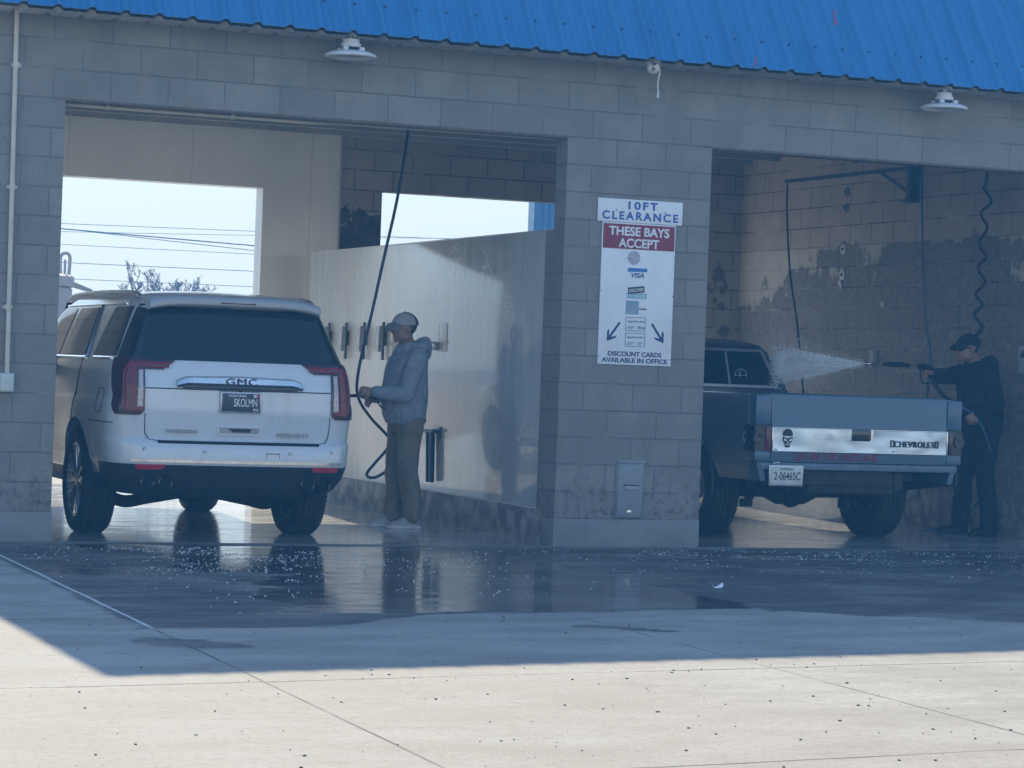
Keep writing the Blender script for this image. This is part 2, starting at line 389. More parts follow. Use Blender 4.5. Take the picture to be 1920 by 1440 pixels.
M_pipe = pm('cream_pipe', (.52, .48, .41), (.60, .56, .48), 8., .5)

bld = empty('car_wash_building', (-.0, 0, 0))
tag(bld, 'grey concrete block car wash with open bays under a blue metal roof', 'car wash')
XL, XR = -4.47, 6.27
def wall(y0, y1, openings, top, name, mat, parent):
    b = MB(); x = XL
    for a, c in openings:
        b.box(x, a, y0, y1, 0, LZ); x = c
    b.box(x, XR, y0, y1, 0, LZ); b.box(XL, XR, y0, y1, LZ, top)
    return b.build(name, mat, parent, smooth=False)
wall(0, WT, ((-3.7713, 0.), (1.1988, 4.95)), TOPZ+.05, 'front_wall', M_cmu, bld)
for x0, x1 in ((XL-.006, -3.7713+.006), (-.006, 1.1988+.006), (4.944, XR)):
    b = MB(); b.box(x0, x1, -.006, WT+.006, -.03, C, bev=.006); b.build('wall_footing', M_foot, bld)
M_rust = pm('rusted_steel', (.12, .10, .09), (.18, .15, .13), 20., .6)
for x0, x1 in ((-3.7713, 0.), (1.1988, 4.95)):   # lintel bearing plates and the steel under them
    b = MB(); b.box(x0-.09, x1+.09, -.004, .004, LZ-.006, LZ+.004); b.box(x0, x1, .003, .17, LZ-.012, LZ-.002); b.build('lintel_plate', M_rust, bld)
bw = wall(D, D+.19, ((-3.95, -.30), (.95, 4.60)), 3.75, 'back_wall', M_back, bld)
b = MB(); b.box(XL, -3.86, WT+.004, D-.004, 0, 3.64); b.build('left_wall', M_left, bld, smooth=False)
b = MB(); b.box(5.013, XR, WT+.004, D-.004, 0, 3.64); b.build('right_wall', M_right, bld, smooth=False)
b = MB(); b.box(4.99, 5.012, WT+.02, D-.02, 0, .33, bev=.008); b.build('wall_curb', M_curb, bld)
b = MB(); b.box(-3.86, 5.013, WT+.002, D-.002, 3.645, 3.70)
for y in np.arange(.55, D, .61): b.box(-3.855, 5.008, y, y+.045, 3.56, 3.644)
b.build('bay_ceiling', M_ceil, bld, smooth=False)

def panel_mat():
    m, t, b = base('white_wall_panel'); co = t.coord(); x, y, z = t.sep(co)
    v = t.noise(t.scale(co, (1, 1, .6)), 1.4, 4); run = t.noise(t.scale(co, (14., 14., .7)), 1., 5, .65)
    col = t.mix(t.ramp(v, .3, .7), (.76, .785, .78), (.82, .84, .835))
    col = t.mix(t.ramp(run, .55, .8, 0., .22), col, (.66, .66, .64))
    sm_ = t.ramp(t.math('ADD', z, t.math('MULTIPLY', v, .25)), .62, .25, 0., .35); col = t.mix(sm_, col, (.36, .35, .33))
    seam = t.ramp(t.math('ABSOLUTE', t.math('SUBTRACT', t.math('PINGPONG', t.math('ADD', t.math('ADD', x, y), .3), .61), .0)), .006, .003)
    col = t.mix(t.math('MULTIPLY', seam, .35), col, (.3, .3, .3))
    film = t.math('MULTIPLY', t.ramp(t.math('ADD', y, t.math('MULTIPLY', v, 1.6)), 4.9, 3.9), t.ramp(x, .0, .02))   # water film near the front
    dr2 = t.noise(t.scale(co, (7., 7., .35)), 1.2, 7, .72); wetc = t.mix(t.ramp(dr2, .30, .70), (.40, .43, .45), (.54, .565, .575)); wetc = t.mix(t.ramp(t.noise(co, 1.1, 3), .45, .6, 0., .4), wetc, (.30, .335, .36))
    col = t.mix(t.math('MULTIPLY', film, .88), col, wetc)
    t.put(b.inputs['Base Color'], col)
    t.put(b.inputs['Roughness'], t.math('ADD', t.ramp(run, .35, .65, .16, .28), t.math('MULTIPLY', film, -.08)))
    t.put(b.inputs['Coat Weight'], film); b.inputs['Coat Roughness'].default_value = .045; b.inputs['Coat IOR'].default_value = 1.45
    d = t.vor(t.scale(co, (1, 1, .5)), 60.); drop = t.ramp(d[0], .34, .08)
    pat = t.math('MULTIPLY', t.ramp(t.noise(t.scale(co, (1., 1., .45)), 1.9, 4, .6), .50, .62), film)
    h = t.math('ADD', t.math('MULTIPLY', drop, pat), t.math('MULTIPLY', t.math('MULTIPLY', dr2, film), .16))
    nn = t.bump(h, .22, .008); t.put(b.inputs['Normal'], nn); t.put(b.inputs['Coat Normal'], nn)
    return m
M_panel = panel_mat()
b = MB()   # lining of the left bay's back wall with a return into the opening
b.box(-3.858, -.30, D-.03, D-.004, 3.02, 3.635); b.box(-.30, .50, D-.03, D-.004, 0, 3.635)
b.box(-3.95, -.297, D-.028, D+.2, 3.005, 3.019); b.box(-.302, -.286, D-.027, D+.2, 0, 3.004)
b.build('wall_lining', M_panel, bld, smooth=False)
b = MB(); b.box(.485, .505, D-.036, D-.0305, .1, 3.63); b.build('lining_edge_strip', pm('grey_trim', (.4, .4, .39)), bld, smooth=False)
# partition between the bays
b = MB(); b.box(.078, .29, WT+.01, 6.34, .262, 2.362); b.build('partition_core', M_back, bld, smooth=False)
b = MB(); b.box(.066, .0775, .36, 6.345, .254, 2.366, bev=.002); b.box(.066, .30, .36, 6.345, 2.3665, 2.378, bev=.002)
b.build('partition_panel', M_panel, bld)
b = MB(); b.box(.058, .066, .37, 6.34, .247, .2545); b.build('panel_trim', pm('white_trim', (.6, .6, .58)), bld, smooth=False)
b = MB(); b.box(.040, .32, WT+.008, 6.36, -.02, .2465, bev=.01); b.build('partition_curb', M_curb, bld)
b = MB(); b.box(0.002, .29, WT+.001, .355, .2475, 2.36); b.build('partition_end_block', M_cmu, bld, smooth=False)
# conduit under the left lintel
b = MB(); b.tube([(-3.76, .12, LZ-.028), (-1.9, .13, LZ-.028)], .012); b.tube([(-1.9, .13, LZ-.028), (-1.80, .17, LZ-.018), (-.02, .19, LZ-.010)], .007)
for x in (-3.45, -2.55): b.box(x-.010, x+.010, .10, .15, LZ-.043, LZ-.0125)
b.build('lintel_conduit', M_pipe, bld)

# blue ribbed mansard roof
def roof_mat():
    m, t, b = base('blue_roof_paint'); co = t.coord()
    n = t.noise(t.scale(co, (5., 1., 1.)), 1.2, 5); 
    col = t.mix(t.ramp(n, .3, .7), (.014, .158, .385), (.022, .195, .45))
    sc_ = t.noise(t.scale(co, (30., 2., 2.)), 1.5, 5, .7); col = t.mix(t.ramp(sc_, .62, .8, 0., .35), col, (.10, .27, .56))
    t.put(b.inputs['Base Color'], col); t.put(b.inputs['Roughness'], t.ramp(n, .3, .7, .38, .55)); b.inputs['Coat Weight'].default_value = .15
    return m
M_blue = roof_mat(); M_back_metal = pm('roof_underside', (.40, .38, .36), (.5, .48, .45), 6., .6)
M_screw = pm('screw_head', (.02, .07, .17), (.03, .09, .2), rough=.5); M_scuff = pm('red_scuff', (.42, .07, .09), (.30, .10, .22), 30., .7)
PH = R(56); EY, EZ, RTOP = -.36, 3.625, 4.52
per = .2325
def ribz(x):
    u = (x/per+.02) % 1.0
    if u < .10: return .030*u/.10
    if u < .20: return .030
    if u < .30: return .030*(1-(u-.20)/.10)
    for c in (.53, .76):
        if abs(u-c) < .03: return .0045
    return 0.
xs = []
k0 = int(-4.46/per)-1
for k in range(k0, int(6.6/per)+1):
    for u in (-.02, .08, .18, .28, .475, .505, .535, .565, .705, .735, .765, .795): xs.append((k+u)*per)
LSL = (RTOP-EZ)/math.sin(PH)
def roofp(x, s, off):
    """s along the slope from the eave, off along the outward normal"""
    lean = -.0 if x > 0 else .10/.613*s*math.sin(PH)*max(0, (-x-3.5)/.96)  # unseen left end leaned in to shape the edge of its cast shadow
    y = EY+s*math.cos(PH)-off*math.sin(PH); z = EZ+s*math.sin(PH)+off*math.cos(PH)
    return (x+lean, y, z)
b = MB(); xs = [-4.485]+[x for x in xs if -4.46 <= x <= 6.5]
b.grid([[roofp(x, s, ribz(x)+.002) for x in xs] for s in (0, LSL*.35, LSL*.7, LSL)], 0)
b.grid([[roofp(x, s, ribz(x)) for x in xs] for s in (0, LSL)], 1)
b.grid([[roofp(x, 0, ribz(x)) for x in xs], [roofp(x, 0, ribz(x)+.002) for x in xs]], 1)
k = k0
while k*per < 6.4:
    x = (k+.36)*per
    if x > -4.3:
        for s in (.27,):
            p = roofp(x, s, .006); b.ball(p, .011, 2, sub=1)
    k += 1
def scuff(u0, s0, L, wd):
    b.grid([[roofp(u0+dx*wd+ .03*s, s0+s*L, .0045) for dx in (-1, -.3, .4, 1)] for s in (0, .3, .7, 1)], 3)
scuff(2.19, .52, .16, .014); scuff(1.36, .02, .10, .008)
b.build('metal_roof', [M_blue, M_back_metal, M_screw, M_scuff], bld, smooth=False, fixn=False)
b = MB(); b.prism([(-.20, 3.765), (.20, 4.40), (D+.018, 4.40), (D+.018, 3.765)], -4.34, -4.31, 'x'); b.build('gable_panel', M_blue, bld, smooth=False)
b = MB()   # flat deck behind the slope, back slope, and the fascia that closes the eave
ty = EY+LSL*math.cos(PH)
b.box(-4.335, 6.5, ty-.02, D+.3-ty*.0-.4, RTOP-.03, RTOP); b.build('roof_deck', M_back_metal, bld, smooth=False)
b = MB(); b.box(XL+.16, XR, D+.02, D+.19, 3.755, RTOP-.04); b.build('rear_parapet', M_blue, bld, smooth=False)
b = MB(); xw = [-4.47]+[x for x in xs if x > -4.46]; b.grid([[(x, y, EZ-.020+ribz(x)*.75+.004*(y > -.1)) for x in xw] for y in (EY+.012, -.2, -.004)]); b.build('eave_soffit', M_back_metal, bld, smooth=False)

# ------------------------------------------------------------------ vehicles: shared pieces
def paint(name, c, rough=.25, coat=.6, dirt=(.2, .19, .18), dirt_amt=.35, flake=0.):
    m, t, b = base(name); co = t.coord(); x, y, z = t.sep(co)
    n = t.noise(co, 5., 6, .6); run = t.noise(t.scale(co, (9., 9., .8)), 1., 5, .65)
    d = t.math('MULTIPLY', t.ramp(t.math('ADD', z, t.math('MULTIPLY', n, .5)), 1.25, .45), dirt_amt)
    d = t.math('ADD', d, t.ramp(run, .55, .8, 0., dirt_amt*.6), clamp=True)
    col = t.mix(d, c, dirt); t.put(b.inputs['Base Color'], col)
    t.put(b.inputs['Roughness'], t.math('ADD', rough, t.math('MULTIPLY', d, .5)))
    b.inputs['Coat Weight'].default_value = coat; b.inputs['Coat Roughness'].default_value = .06
    if flake: b.inputs['Metallic'].default_value = flake
    t.put(b.inputs['Normal'], t.bump(t.noise(co, 2.2, 2), .05, .02))
    return m
M_tyre = pm('tyre_rubber', (.016, .016, .017), (.028, .027, .026), 9., .75, .9, bump=.3, bs=120, bd=.002)
M_black = pm('black_plastic', (.010, .010, .011), (.018, .017, .017), 9., .45, .7)
M_gloss = pm('gloss_black', (.008, .009, .010), (.010, .011, .012), 4., .06, .12, coat=.5)
M_dark = pm('underbody_metal', (.018, .017, .016), (.035, .032, .03), 8., .7, .9)
M_chrome = pm('chrome', (.62, .63, .64), (.70, .71, .72), 12., .09, .2, metal=1., bump=.03, bs=12)
M_alloy = pm('wheel_alloy', (.42, .42, .43), (.55, .55, .56), 14., .22, .35, metal=.9)
M_red = pm('red_lens', (.11, .004, .009), (.16, .005, .012), 14., .25, .35, coat=.15)
M_redD = pm('dark_red_lens', (.030, .003, .007), (.045, .005, .010), 10., .14, .22, coat=.25)
M_redline = pm('red_outline', (.30, .010, .022), (.36, .014, .03), 30., .3)
M_clear = pm('clear_lens', (.34, .30, .31), (.50, .44, .45), 40., .08, .2, coat=.6)
M_redref = pm('red_reflector', (.42, .015, .04), (.50, .03, .05), 60., .18, .3, coat=.5)
M_seam = pm('seam_black', (.012, .012, .012), rough=.8)
M_white = pm('white_paint', (.70, .70, .69), (.75, .75, .74), 6., .4)
def glassm(name, c, rough=.035):
    m, t, b = base(name); co = t.coord(); n = t.noise(t.scale(co, (10, 10, 1.)), 1.2, 5, .6)
    t.put(b.inputs['Base Color'], t.mix(t.ramp(n, .5, .8, 0., .5), c, tuple(q*2+.01 for q in c)))
    t.put(b.inputs['Roughness'], t.ramp(n, .45, .8, rough, rough*4)); b.inputs['IOR'].default_value = 1.5
    return m
M_glass = glassm('tinted_glass', (.007, .010, .012))

def make_wheel(parent, x, y, rad, wid, rim_r, side, spokes=10, name='wheel', plain=False):
    """wheel with its axis along x; side = +1/-1 for the face that looks out"""
    h = empty(name, (x, y, rad)); h.parent = parent
    o = MB(); hw = wid/2; s = rad-rim_r
    prof = [(rim_r-.012, -hw*.80), (rim_r+.012, -hw*.93), (rim_r+s*.45, -hw), (rad-.035, -hw*.93), (rad-.010, -hw*.80)]
    nt_ = 5
    for i in range(nt_):    # tread ribs with grooves between
        a = -hw*.76+i*(hw*1.52/nt_); g = hw*1.52/nt_
        prof += [(rad, a+.006), (rad, a+g-.006)]
        if i < nt_-1: prof += [(rad-.012, a+g-.004), (rad-.012, a+g+.004)]
    prof += [(rad-.010, hw*.80), (rad-.035, hw*.93), (rim_r+s*.45, hw), (rim_r+.012, hw*.93), (rim_r-.012, hw*.80)]
    o.lathe(prof, axis='x', n=72, closed=True)
    for k in range(64):     # shoulder lugs
        a = 2*PI*k/64
        for q in (-1, 1):
            cs, sn = math.cos(a), math.sin(a); cs2, sn2 = math.cos(a+.05), math.sin(a+.05)
            x0, x1 = q*hw*.72, q*hw*.92
            vs = [(x0, cs*(rad+.003), sn*(rad+.003)), (x0, cs2*(rad+.003), sn2*(rad+.003)), (x1, cs2*(rad-.022), sn2*(rad-.022)), (x1, cs*(rad-.022), sn*(rad-.022)),
                  (x0, cs*(rad-.03), sn*(rad-.03)), (x0, cs2*(rad-.03), sn2*(rad-.03)), (x1, cs2*(rad-.05), sn2*(rad-.05)), (x1, cs*(rad-.05), sn*(rad-.05))]
            o.add(vs, [(0, 1, 2, 3), (4, 7, 6, 5), (0, 4, 5, 1), (1, 5, 6, 2), (2, 6, 7, 3), (3, 7, 4, 0)])
    o.build('tyre', M_tyre, h)
    r = MB(); e = side
    lip = [(rim_r-.02, -e*hw*.7), (rim_r+.008, -e*hw*.82), (rim_r+.008, e*hw*.80), (rim_r-.004, e*hw*.86), (rim_r-.018, e*hw*.82), (rim_r-.030, e*hw*.6), (rim_r-.05, e*hw*.2), (rim_r-.05, -e*hw*.6)]
    r.lathe(lip, axis='x', n=64, closed=True)
    if plain:
        r.lathe([(0, e*hw*.55), (.06, e*hw*.55), (.075, e*hw*.40), (rim_r*.6, e*hw*.35), (rim_r*.85, e*hw*.30), (rim_r-.045, e*hw*.5)], axis='x', n=40)
    else:
        for k in range(spokes):
            a0 = 2*PI*k/spokes
            for da in (-.13, .13):
                p = []
                for q, (rr, aa, xx) in enumerate(((.06, a0+da*.3, .62), (rim_r*.45, a0+da*.45, .66), (rim_r*.75, a0+da*.9, .72), (rim_r-.02, a0+da*1.35, .74))):
                    p.append((e*hw*xx, math.cos(aa)*rr, math.sin(aa)*rr))
                r.tube(p, [.020, .016, .013, .013], n=6)
        r.lathe([(0, e*hw*.74), (.045, e*hw*.74), (.075, e*hw*.68), (.085, e*hw*.3), (0, e*hw*.3)], axis='x', n=32)
    ri = r.build('rim', M_alloy, h)
    q = MB(); q.lathe([(0, -e*hw*.1), (rim_r-.045, -e*hw*.1)], axis='x', n=40); q.lathe([(.06, e*hw*.1), (.17, e*hw*.1), (.17, e*hw*.02), (.06, e*hw*.02)], axis='x', n=40, closed=True)
    q.build('brake_disc', M_dark, h)
    return h

# ------------------------------------------------------------------ white sport utility vehicle
SUVX, SUVY, SS = -2.478, -.15, .917
suv = empty('sport_utility_vehicle', (SUVX, SUVY, 0), 0, SS)
tag(suv, 'large white sport utility vehicle with dark tinted rear glass parked in the left wash bay', 'car')
M_suv = paint('pearl_white_paint', (.60, .635, .665), .20, .8, (.30, .305, .31), .42)
ip = np.interp
ZW = (.36, .42, .50, .62, .80, .98, 1.06, 1.10, 1.20, 1.30, 1.36, 1.45, 1.60, 1.74, 1.82, 1.875, 1.91, 1.935, 1.945)
WW = (.86, .93, .985, 1.015, 1.03, 1.03, 1.022, 1.008, 1.0, .985, .965, .925, .868, .812, .775, .735, .66, .50, .30)
def W(z): return float(ip(z, ZW, WW))*.955
def YR(z): return float(ip(z, (.36, .42, .60, .66, .755, .775, .80, 1.0, 1.17, 1.18, 1.30, 1.38, 1.40, 1.80, 1.81, 1.90, 1.945), (.12, .07, .0, .0, .015, .03, .075, .055, .06, .06, .085, .10, .115, .30, .34, .40, .8)))
def YF(z): return float(ip(z, (.36, .6, .9, 1.1, 1.18, 1.26, 1.32, 1.84, 1.91, 1.945), (5.15, 5.31, 5.33, 5.25, 4.9, 4.15, 3.95, 3.12, 2.9, 2.5)))
def RC(z): return float(ip(z, (.4, .7, 1.0, 1.4, 1.8, 1.945), (.30, .30, .22, .17, .13, .10)))
def RCY(z): return float(ip(z, (.4, .7, 1.0, 1.4, 1.8, 1.945), (.42, .42, .34, .30, .34, .5)))
CRN = .055
def suv_pt(s, z):
    w_, rc, rcy, yr, yf = W(z), RC(z), RCY(z), YR(z), YF(z); xc = w_-rc; yc = yr+CRN*(xc/w_)**2
    if s <= 1: x = s*xc; return (x, yr+CRN*(x/w_)**2)
    if s <= 2:
        a = (s-1)*PI/2; ee = .9
        return (xc+rc*math.sin(a)**ee, yc+rcy*(1-math.cos(a)**ee))
    ya, rf = yc+rcy, .35; yb = yf-rf
    if s <= 3: y = ya+(s-2)*(yb-ya); x = w_
    else:
        if s <= 4: a = (s-3)*PI/2; x = w_-rf*(1-math.cos(a)); y = yb+rf*math.sin(a)
        else: x = (w_-rf)*(5-s); y = yf
    for ax in (1.27, 1.27+3.071): x += .028*math.exp(-((y-ax)/.52)**2)*math.exp(-((z-.78)/.30)**2)
    if y > 4: x *= 1-.07*((y-4)/1.3)**2
    return (x, y)
def s_rear(x, z):
    w_, rc = W(z), RC(z); xc = w_-rc
    if x <= xc: return x/xc
    return 1+math.asin(min(1, ((x-xc)/rc)**(1/.9)))/(PI/2)
def s_side(y, z):
    yr, w_ = YR(z), W(z); xc = w_-RC(z); ya = yr+CRN*(xc/w_)**2+RCY(z); yb = YF(z)-.35
    if y >= ya: return 2+(y-ya)/(yb-ya)
    yc = ya-RCY(z); q = 1-(y-yc)/RCY(z); q = max(0, min(1, q))
    return 1+math.acos(min(1, q**(1/.9)))/(PI/2)
def suv_n(s, z):
    e = 1e-3; a = suv_pt(s-e, z); b_ = suv_pt(s+e, z); c = suv_pt(s, z-.004); d = suv_pt(s, z+.004)
    n = Vector((b_[0]-a[0], b_[1]-a[1], 0)).cross(Vector((d[0]-c[0], d[1]-c[1], .008)))
    return -n.normalized() if n.length > 0 else Vector((0, -1, 0))
def suv_surf(s, z, off=0., sgn=1):
    x, y = suv_pt(s, z); n = suv_n(max(.002, s), z)
    if n.x < -.2 or (s < 1.5 and n.y > 0): n = -n
    return Vector((sgn*(x+n.x*off), y+n.y*off, z+n.z*off))
def suv_seg(mb, pts, off, r, sgn, n=6, mi=0):
    mb.tube([suv_surf(s, z, off, sgn) for s, z in pts], r, n=n, mi=mi)
def patch(mb, zs, sl, sr, n, off, sgn=1, mi=0, skirt=.012):
    rows = []
    for z in zs:
        a, c = sl(z), sr(z); rows.append([suv_surf(a+(c-a)*i/n, z, off, sgn) for i in range(n+1)])
    mb.grid(rows, mi)
    def inn(s, z): return suv_surf(s, z, off-skirt, sgn)
    ring = [(sl(z), z) for z in zs]; ringr = [(sr(z), z) for z in zs]
    mb.grid([[suv_surf(s, z, off, sgn) for s, z in ring], [inn(s, z) for s, z in ring]], mi)
    mb.grid([[suv_surf(s, z, off, sgn) for s, z in ringr], [inn(s, z) for s, z in ringr]], mi)
    for z in (zs[0], zs[-1]):
        q = [sl(z)+(sr(z)-sl(z))*i/n for i in range(n+1)]
        mb.grid([[suv_surf(s, z, off, sgn) for s in q], [inn(s, z) for s in q]], mi)
def lin(a, b_, n): return [a+(b_-a)*i/n for i in range(n+1)]

# body shell
zs = sorted(set([round(z, 4) for z in ZW]+list(np.round(np.arange(.40, 1.94, .04), 4))+[.60, .615, .755, .775, .79]))
ss = lin(0, 1, 10)[:-1]+lin(1, 2, 10)[:-1]+lin(2, 3, 64)[:-1]+lin(3, 4, 6)[:-1]+lin(4, 5, 6)
rows = []
for z in zs:
    h = [suv_pt(s, z) for s in ss]
    rows.append([(x, y, z) for x, y in h]+[(-x, y, z) for x, y in h[1:-1][::-1]])
k = len(rows[0]); b = MB(); vs = [p for r in rows for p in r]
fs = [(i*k+j, i*k+(j+1) % k, (i+1)*k+(j+1) % k, (i+1)*k+j) for i in range(len(rows)-1) for j in range(k)]
mi = []
for f in fs:
    c = [sum(vs[i][q] for i in f)/4 for q in range(3)]
    mi.append(1 if (c[2] < .605 and c[1] < .62) or c[2] < .50 else 0)
b.v = vs; b.f = fs+[tuple(range(k))[::-1], tuple(range((len(rows)-1)*k, len(rows)*k))]; b.m = mi+[1, 0]
body = b.mesh()
for ax in (1.27, 4.341):
    cb = MB()
    for sg in (-1, 1):
        cb.lathe([(0, .58*sg), (.475, .58*sg), (.475, 1.3*sg), (0, 1.3*sg)], (0, ax, .445), 'x', 40)
    body = cut(body, cb.mesh())
link('body', body, [M_suv, M_black], suv, ang=30)
# rear window, pillars and quarter glass
b = MB(); zz = lin(1.395, 1.80, 10)
for sg in (1, -1): patch(b, zz, lambda z: 0., lambda z: s_rear(float(ip(z, (1.395, 1.80), (.765, .655))), z), 10, .006, sg)
b.build('rear_window', M_glass, suv)
zz = lin(1.385, 1.82, 10)
for sg in (1, -1):
    b = MB(); patch(b, zz, lambda z: s_rear(float(ip(z, (1.395, 1.80), (.760, .650))), z), lambda z: s_side(float(ip(z, (1.385, 1.82), (.36, .47))), z), 6, .005, sg)
    b.build('rear_pillar', M_gloss, suv)
for sg in (1, -1):
    b = MB(); zz = lin(1.415, 1.80, 8)
    patch(b, zz, lambda z: s_side(float(ip(z, (1.415, 1.8), (.40, .52))), z), lambda z: s_side(float(ip(z, (1.415, 1.8), (1.17, 1.05))), z), 8, .006, sg); b.build('quarter_window', M_glass, suv)
    b = MB()
    patch(b, zz, lambda z: s_side(float(ip(z, (1.415, 1.8), (1.45, 1.62))), z), lambda z: s_side(float(ip(z, (1.415, 1.8), (2.32, 2.28))), z), 8, .006, sg)
    b.build('door_window', M_glass, suv)
    b = MB()
    patch(b, zz, lambda z: s_side(2.42, z), lambda z: s_side(float(ip(z, (1.415, 1.8), (3.55, 3.2))), z), 8, .006, sg); b.build('door_window', M_glass, suv)
for sg in (1, -1):
    b = MB(); suv_seg(b, [(s_side(y, 1.395), 1.395) for y in lin(.50, 1.10, 8)], .004, .012, sg)
    suv_seg(b, [(s_side(y, 1.392), 1.392) for y in lin(1.36, 3.7, 14)], .004, .012, sg)
    suv_seg(b, [(s_side(float(ip(z, (1.395, 1.82), (1.34, 1.54))), z), z) for z in lin(1.395, 1.815, 8)], .004, .011, sg)
    suv_seg(b, [(s_side(y, 1.822), 1.822) for y in lin(.75, 3.2, 14)], .003, .009, sg)
    b.build('window_trim', M_chrome, suv)
# spoiler
b = MB(); rows = []
for f in lin(-1, 1, 24):
    x = f*.685; dy = .05*f*f; dz = -.040*abs(f)**5
    rows.append([(x, .20+dy, 1.835+dz), (x, .185+dy, 1.862+dz), (x, .24+dy, 1.892+dz), (x, .62, 1.918+dz*.6), (x, .62, 1.85+dz), (x, .30+dy, 1.812+dz), (x, .215+dy, 1.822+dz), (x, .20+dy, 1.835+dz)])
b.grid(rows); k = 8; n0 = len(rows)
b.f.append(tuple(range(7))); b.m.append(0); b.f.append(tuple(range((n0-1)*k, (n0-1)*k+7))[::-1]); b.m.append(0)
b.build('spoiler', M_suv, suv)
b = MB(); b.box(-.14, .14, .192, .2, 1.842, 1.854, bev=.003); b.build('brake_light', M_redD, suv)
for sg in (1, -1):
    b = MB(); b.tube(smooth_path([(sg*.690, .50, 1.872), (sg*.688, .62, 1.898), (sg*.685, .95, 1.918), (sg*.68, 2.0, 1.930), (sg*.67, 2.9, 1.918), (sg*.66, 3.15, 1.88)], 6), .017, n=8)
    b.box(sg*.682-.010, sg*.682+.010, .7, 2.95, 1.85, 1.91); b.build('roof_rail', pm('satin_rail', (.45, .46, .48), (.5, .5, .52), 8., .3, metal=.8), suv)
# tail lights
for sg in (1, -1):
    b = MB(); zz = lin(.975, 1.392, 14)
    patch(b, zz, lambda z: s_rear(float(ip(z, (.975, 1.0, 1.30, 1.392), (.775, .742, .742, .742))), z), lambda z: s_side(float(ip(z, (.975, 1.02, 1.12, 1.30, 1.392), (.20, .235, .25, .33, .385))), z), 12, .016, sg, skirt=.03)
    z2 = lin(1.318, 1.392, 5)
    patch(b, z2, lambda z: s_rear(float(ip(z, (1.318, 1.335, 1.392), (.60, .585, .505))), z), lambda z: s_rear(.742, z), 5, .016, sg, skirt=.03)
    tl = b.build('tail_light', M_redD, suv)
    b = MB()     # bright red light guide: a C round the clear insert
    z1 = lin(1.02, 1.365, 12)
    patch(b, z1, lambda z: s_rear(float(ip(z, (1.02, 1.28, 1.365), (.808, .800, .80))), z), lambda z: s_rear(float(ip(z, (1.02, 1.28, 1.365), (.872, .862, .84))), z), 5, .0225, sg)
    patch(b, lin(1.332, 1.368, 3), lambda z: s_rear(.56, z), lambda z: s_rear(.83, z), 8, .0222, sg)
    patch(b, lin(1.004, 1.030, 2), lambda z: s_rear(.765, z), lambda z: s_rear(.865, z), 5, .0226, sg)
    b.build('red_light_guide', M_red, tl)
    b = MB(); suv_seg(b, [(s_rear(x, z), z) for x, z in ((.545, 1.366), (.70, 1.366), (.80, 1.364), (.852, 1.335), (.874, 1.29), (.877, 1.16), (.877, 1.03), (.86, 1.008), (.77, 1.008))], .024, .006, sg); suv_seg(b, [(s_rear(x, z), z) for x, z in ((.60, 1.334), (.76, 1.334), (.806, 1.30), (.812, 1.16), (.812, 1.035), (.77, 1.03))], .024, .004, sg)
    b.build('bright_outline', M_redline, tl)
    b = MB(); patch(b, lin(1.035, 1.31, 8), lambda z: s_rear(.757, z), lambda z: s_rear(float(ip(z, (1.035, 1.31), (.797, .787))), z), 4, .0215, sg)
    b.build('clear_lens', M_clear, tl)
# tailgate furniture
def ry(x, z): return suv_surf(s_rear(abs(x), z), z).y
b = MB(); rows = []
for x in lin(-.50, .50, 24):
    f = abs(x)/.50; top = 1.287-.012*f-.03*max(0, (f-.86)/.14); bot = 1.205-.02*max(0, f-.84)/.16
    y = ry(x, 1.25)
    rows.append([(x, y+.01, bot), (x, y-.030, bot+.004), (x, y-.040, bot+.022), (x, y-.030, top-.012), (x, y-.008, top), (x, y+.012, top)])
b.grid(rows)
for e_ in (rows[0], rows[-1]): b.add(e_, [tuple(range(6))])
cbm = b.build('chrome_bar', pm('satin_chrome', (.50, .52, .54), (.58, .60, .62), 12., .24, .36, metal=1.), suv)
b = MB(); b.box(-.46, .46, ry(0, 1.2)-.028, ry(0, 1.2)+.02, 1.186, 1.206, bev=.004); b.build('bar_recess', M_gloss, cbm)
lettering('GMC', pm('badge_red', (.075, .008, .014), rough=.4), cbm, (-.0, ry(0, 1.24)-.043, 1.222), (1, 0, 0), (0, 0, 1), w=.246, h=.050, bold=.0, depth=.004, sp=1.12)
b = MB(); py = ry(0, 1.08)
b.box(-.163, .163, py-.022, py+.02, 1.006, 1.168, bev=.006); pl = b.build('licence_plate', pm('plate_frame', (.45, .45, .46), rough=.3, metal=.7), suv)
b = MB(); b.box(-.150, .150, py-.0255, py-.021, 1.018, 1.157, bev=.002); b.build('plate_face', pm('plate_dark', (.030, .042, .05), (.05, .06, .07), 20., .4), pl)
M_pt = pm('plate_white', (.68, .68, .68))
lettering('MONTANA', M_pt, pl, (-.03, py-.026, 1.130), (1, 0, 0), (0, 0, 1), w=.145, h=.017, bold=.02)
lettering('SKOLMN', M_pt, pl, (.035, py-.026, 1.057), (1, 0, 0), (0, 0, 1), w=.185, h=.060, bold=.01)
lettering('406', M_pt, pl, (.115, py-.026, 1.026), (1, 0, 0), (0, 0, 1), w=.045, h=.018, bold=.02)
b = MB(); b.box(.098, .122, py-.0265, py-.0254, 1.128, 1.152); b.build('month_sticker', pm('sticker_white', (.6, .6, .6)), pl)
b = MB(); b.box(.123, .146, py-.0265, py-.0254, 1.128, 1.152); b.build('year_sticker', M_redref, pl)
b = MB(); b.box(-.165, .165, py-.012, py+.02, 1.172, 1.186, bev=.003); b.ball((0, py-.01, 1.178), (.016, .016, .014)); b.build('plate_lamp', M_gloss, suv)
b = MB(); hy = ry(0, .86)
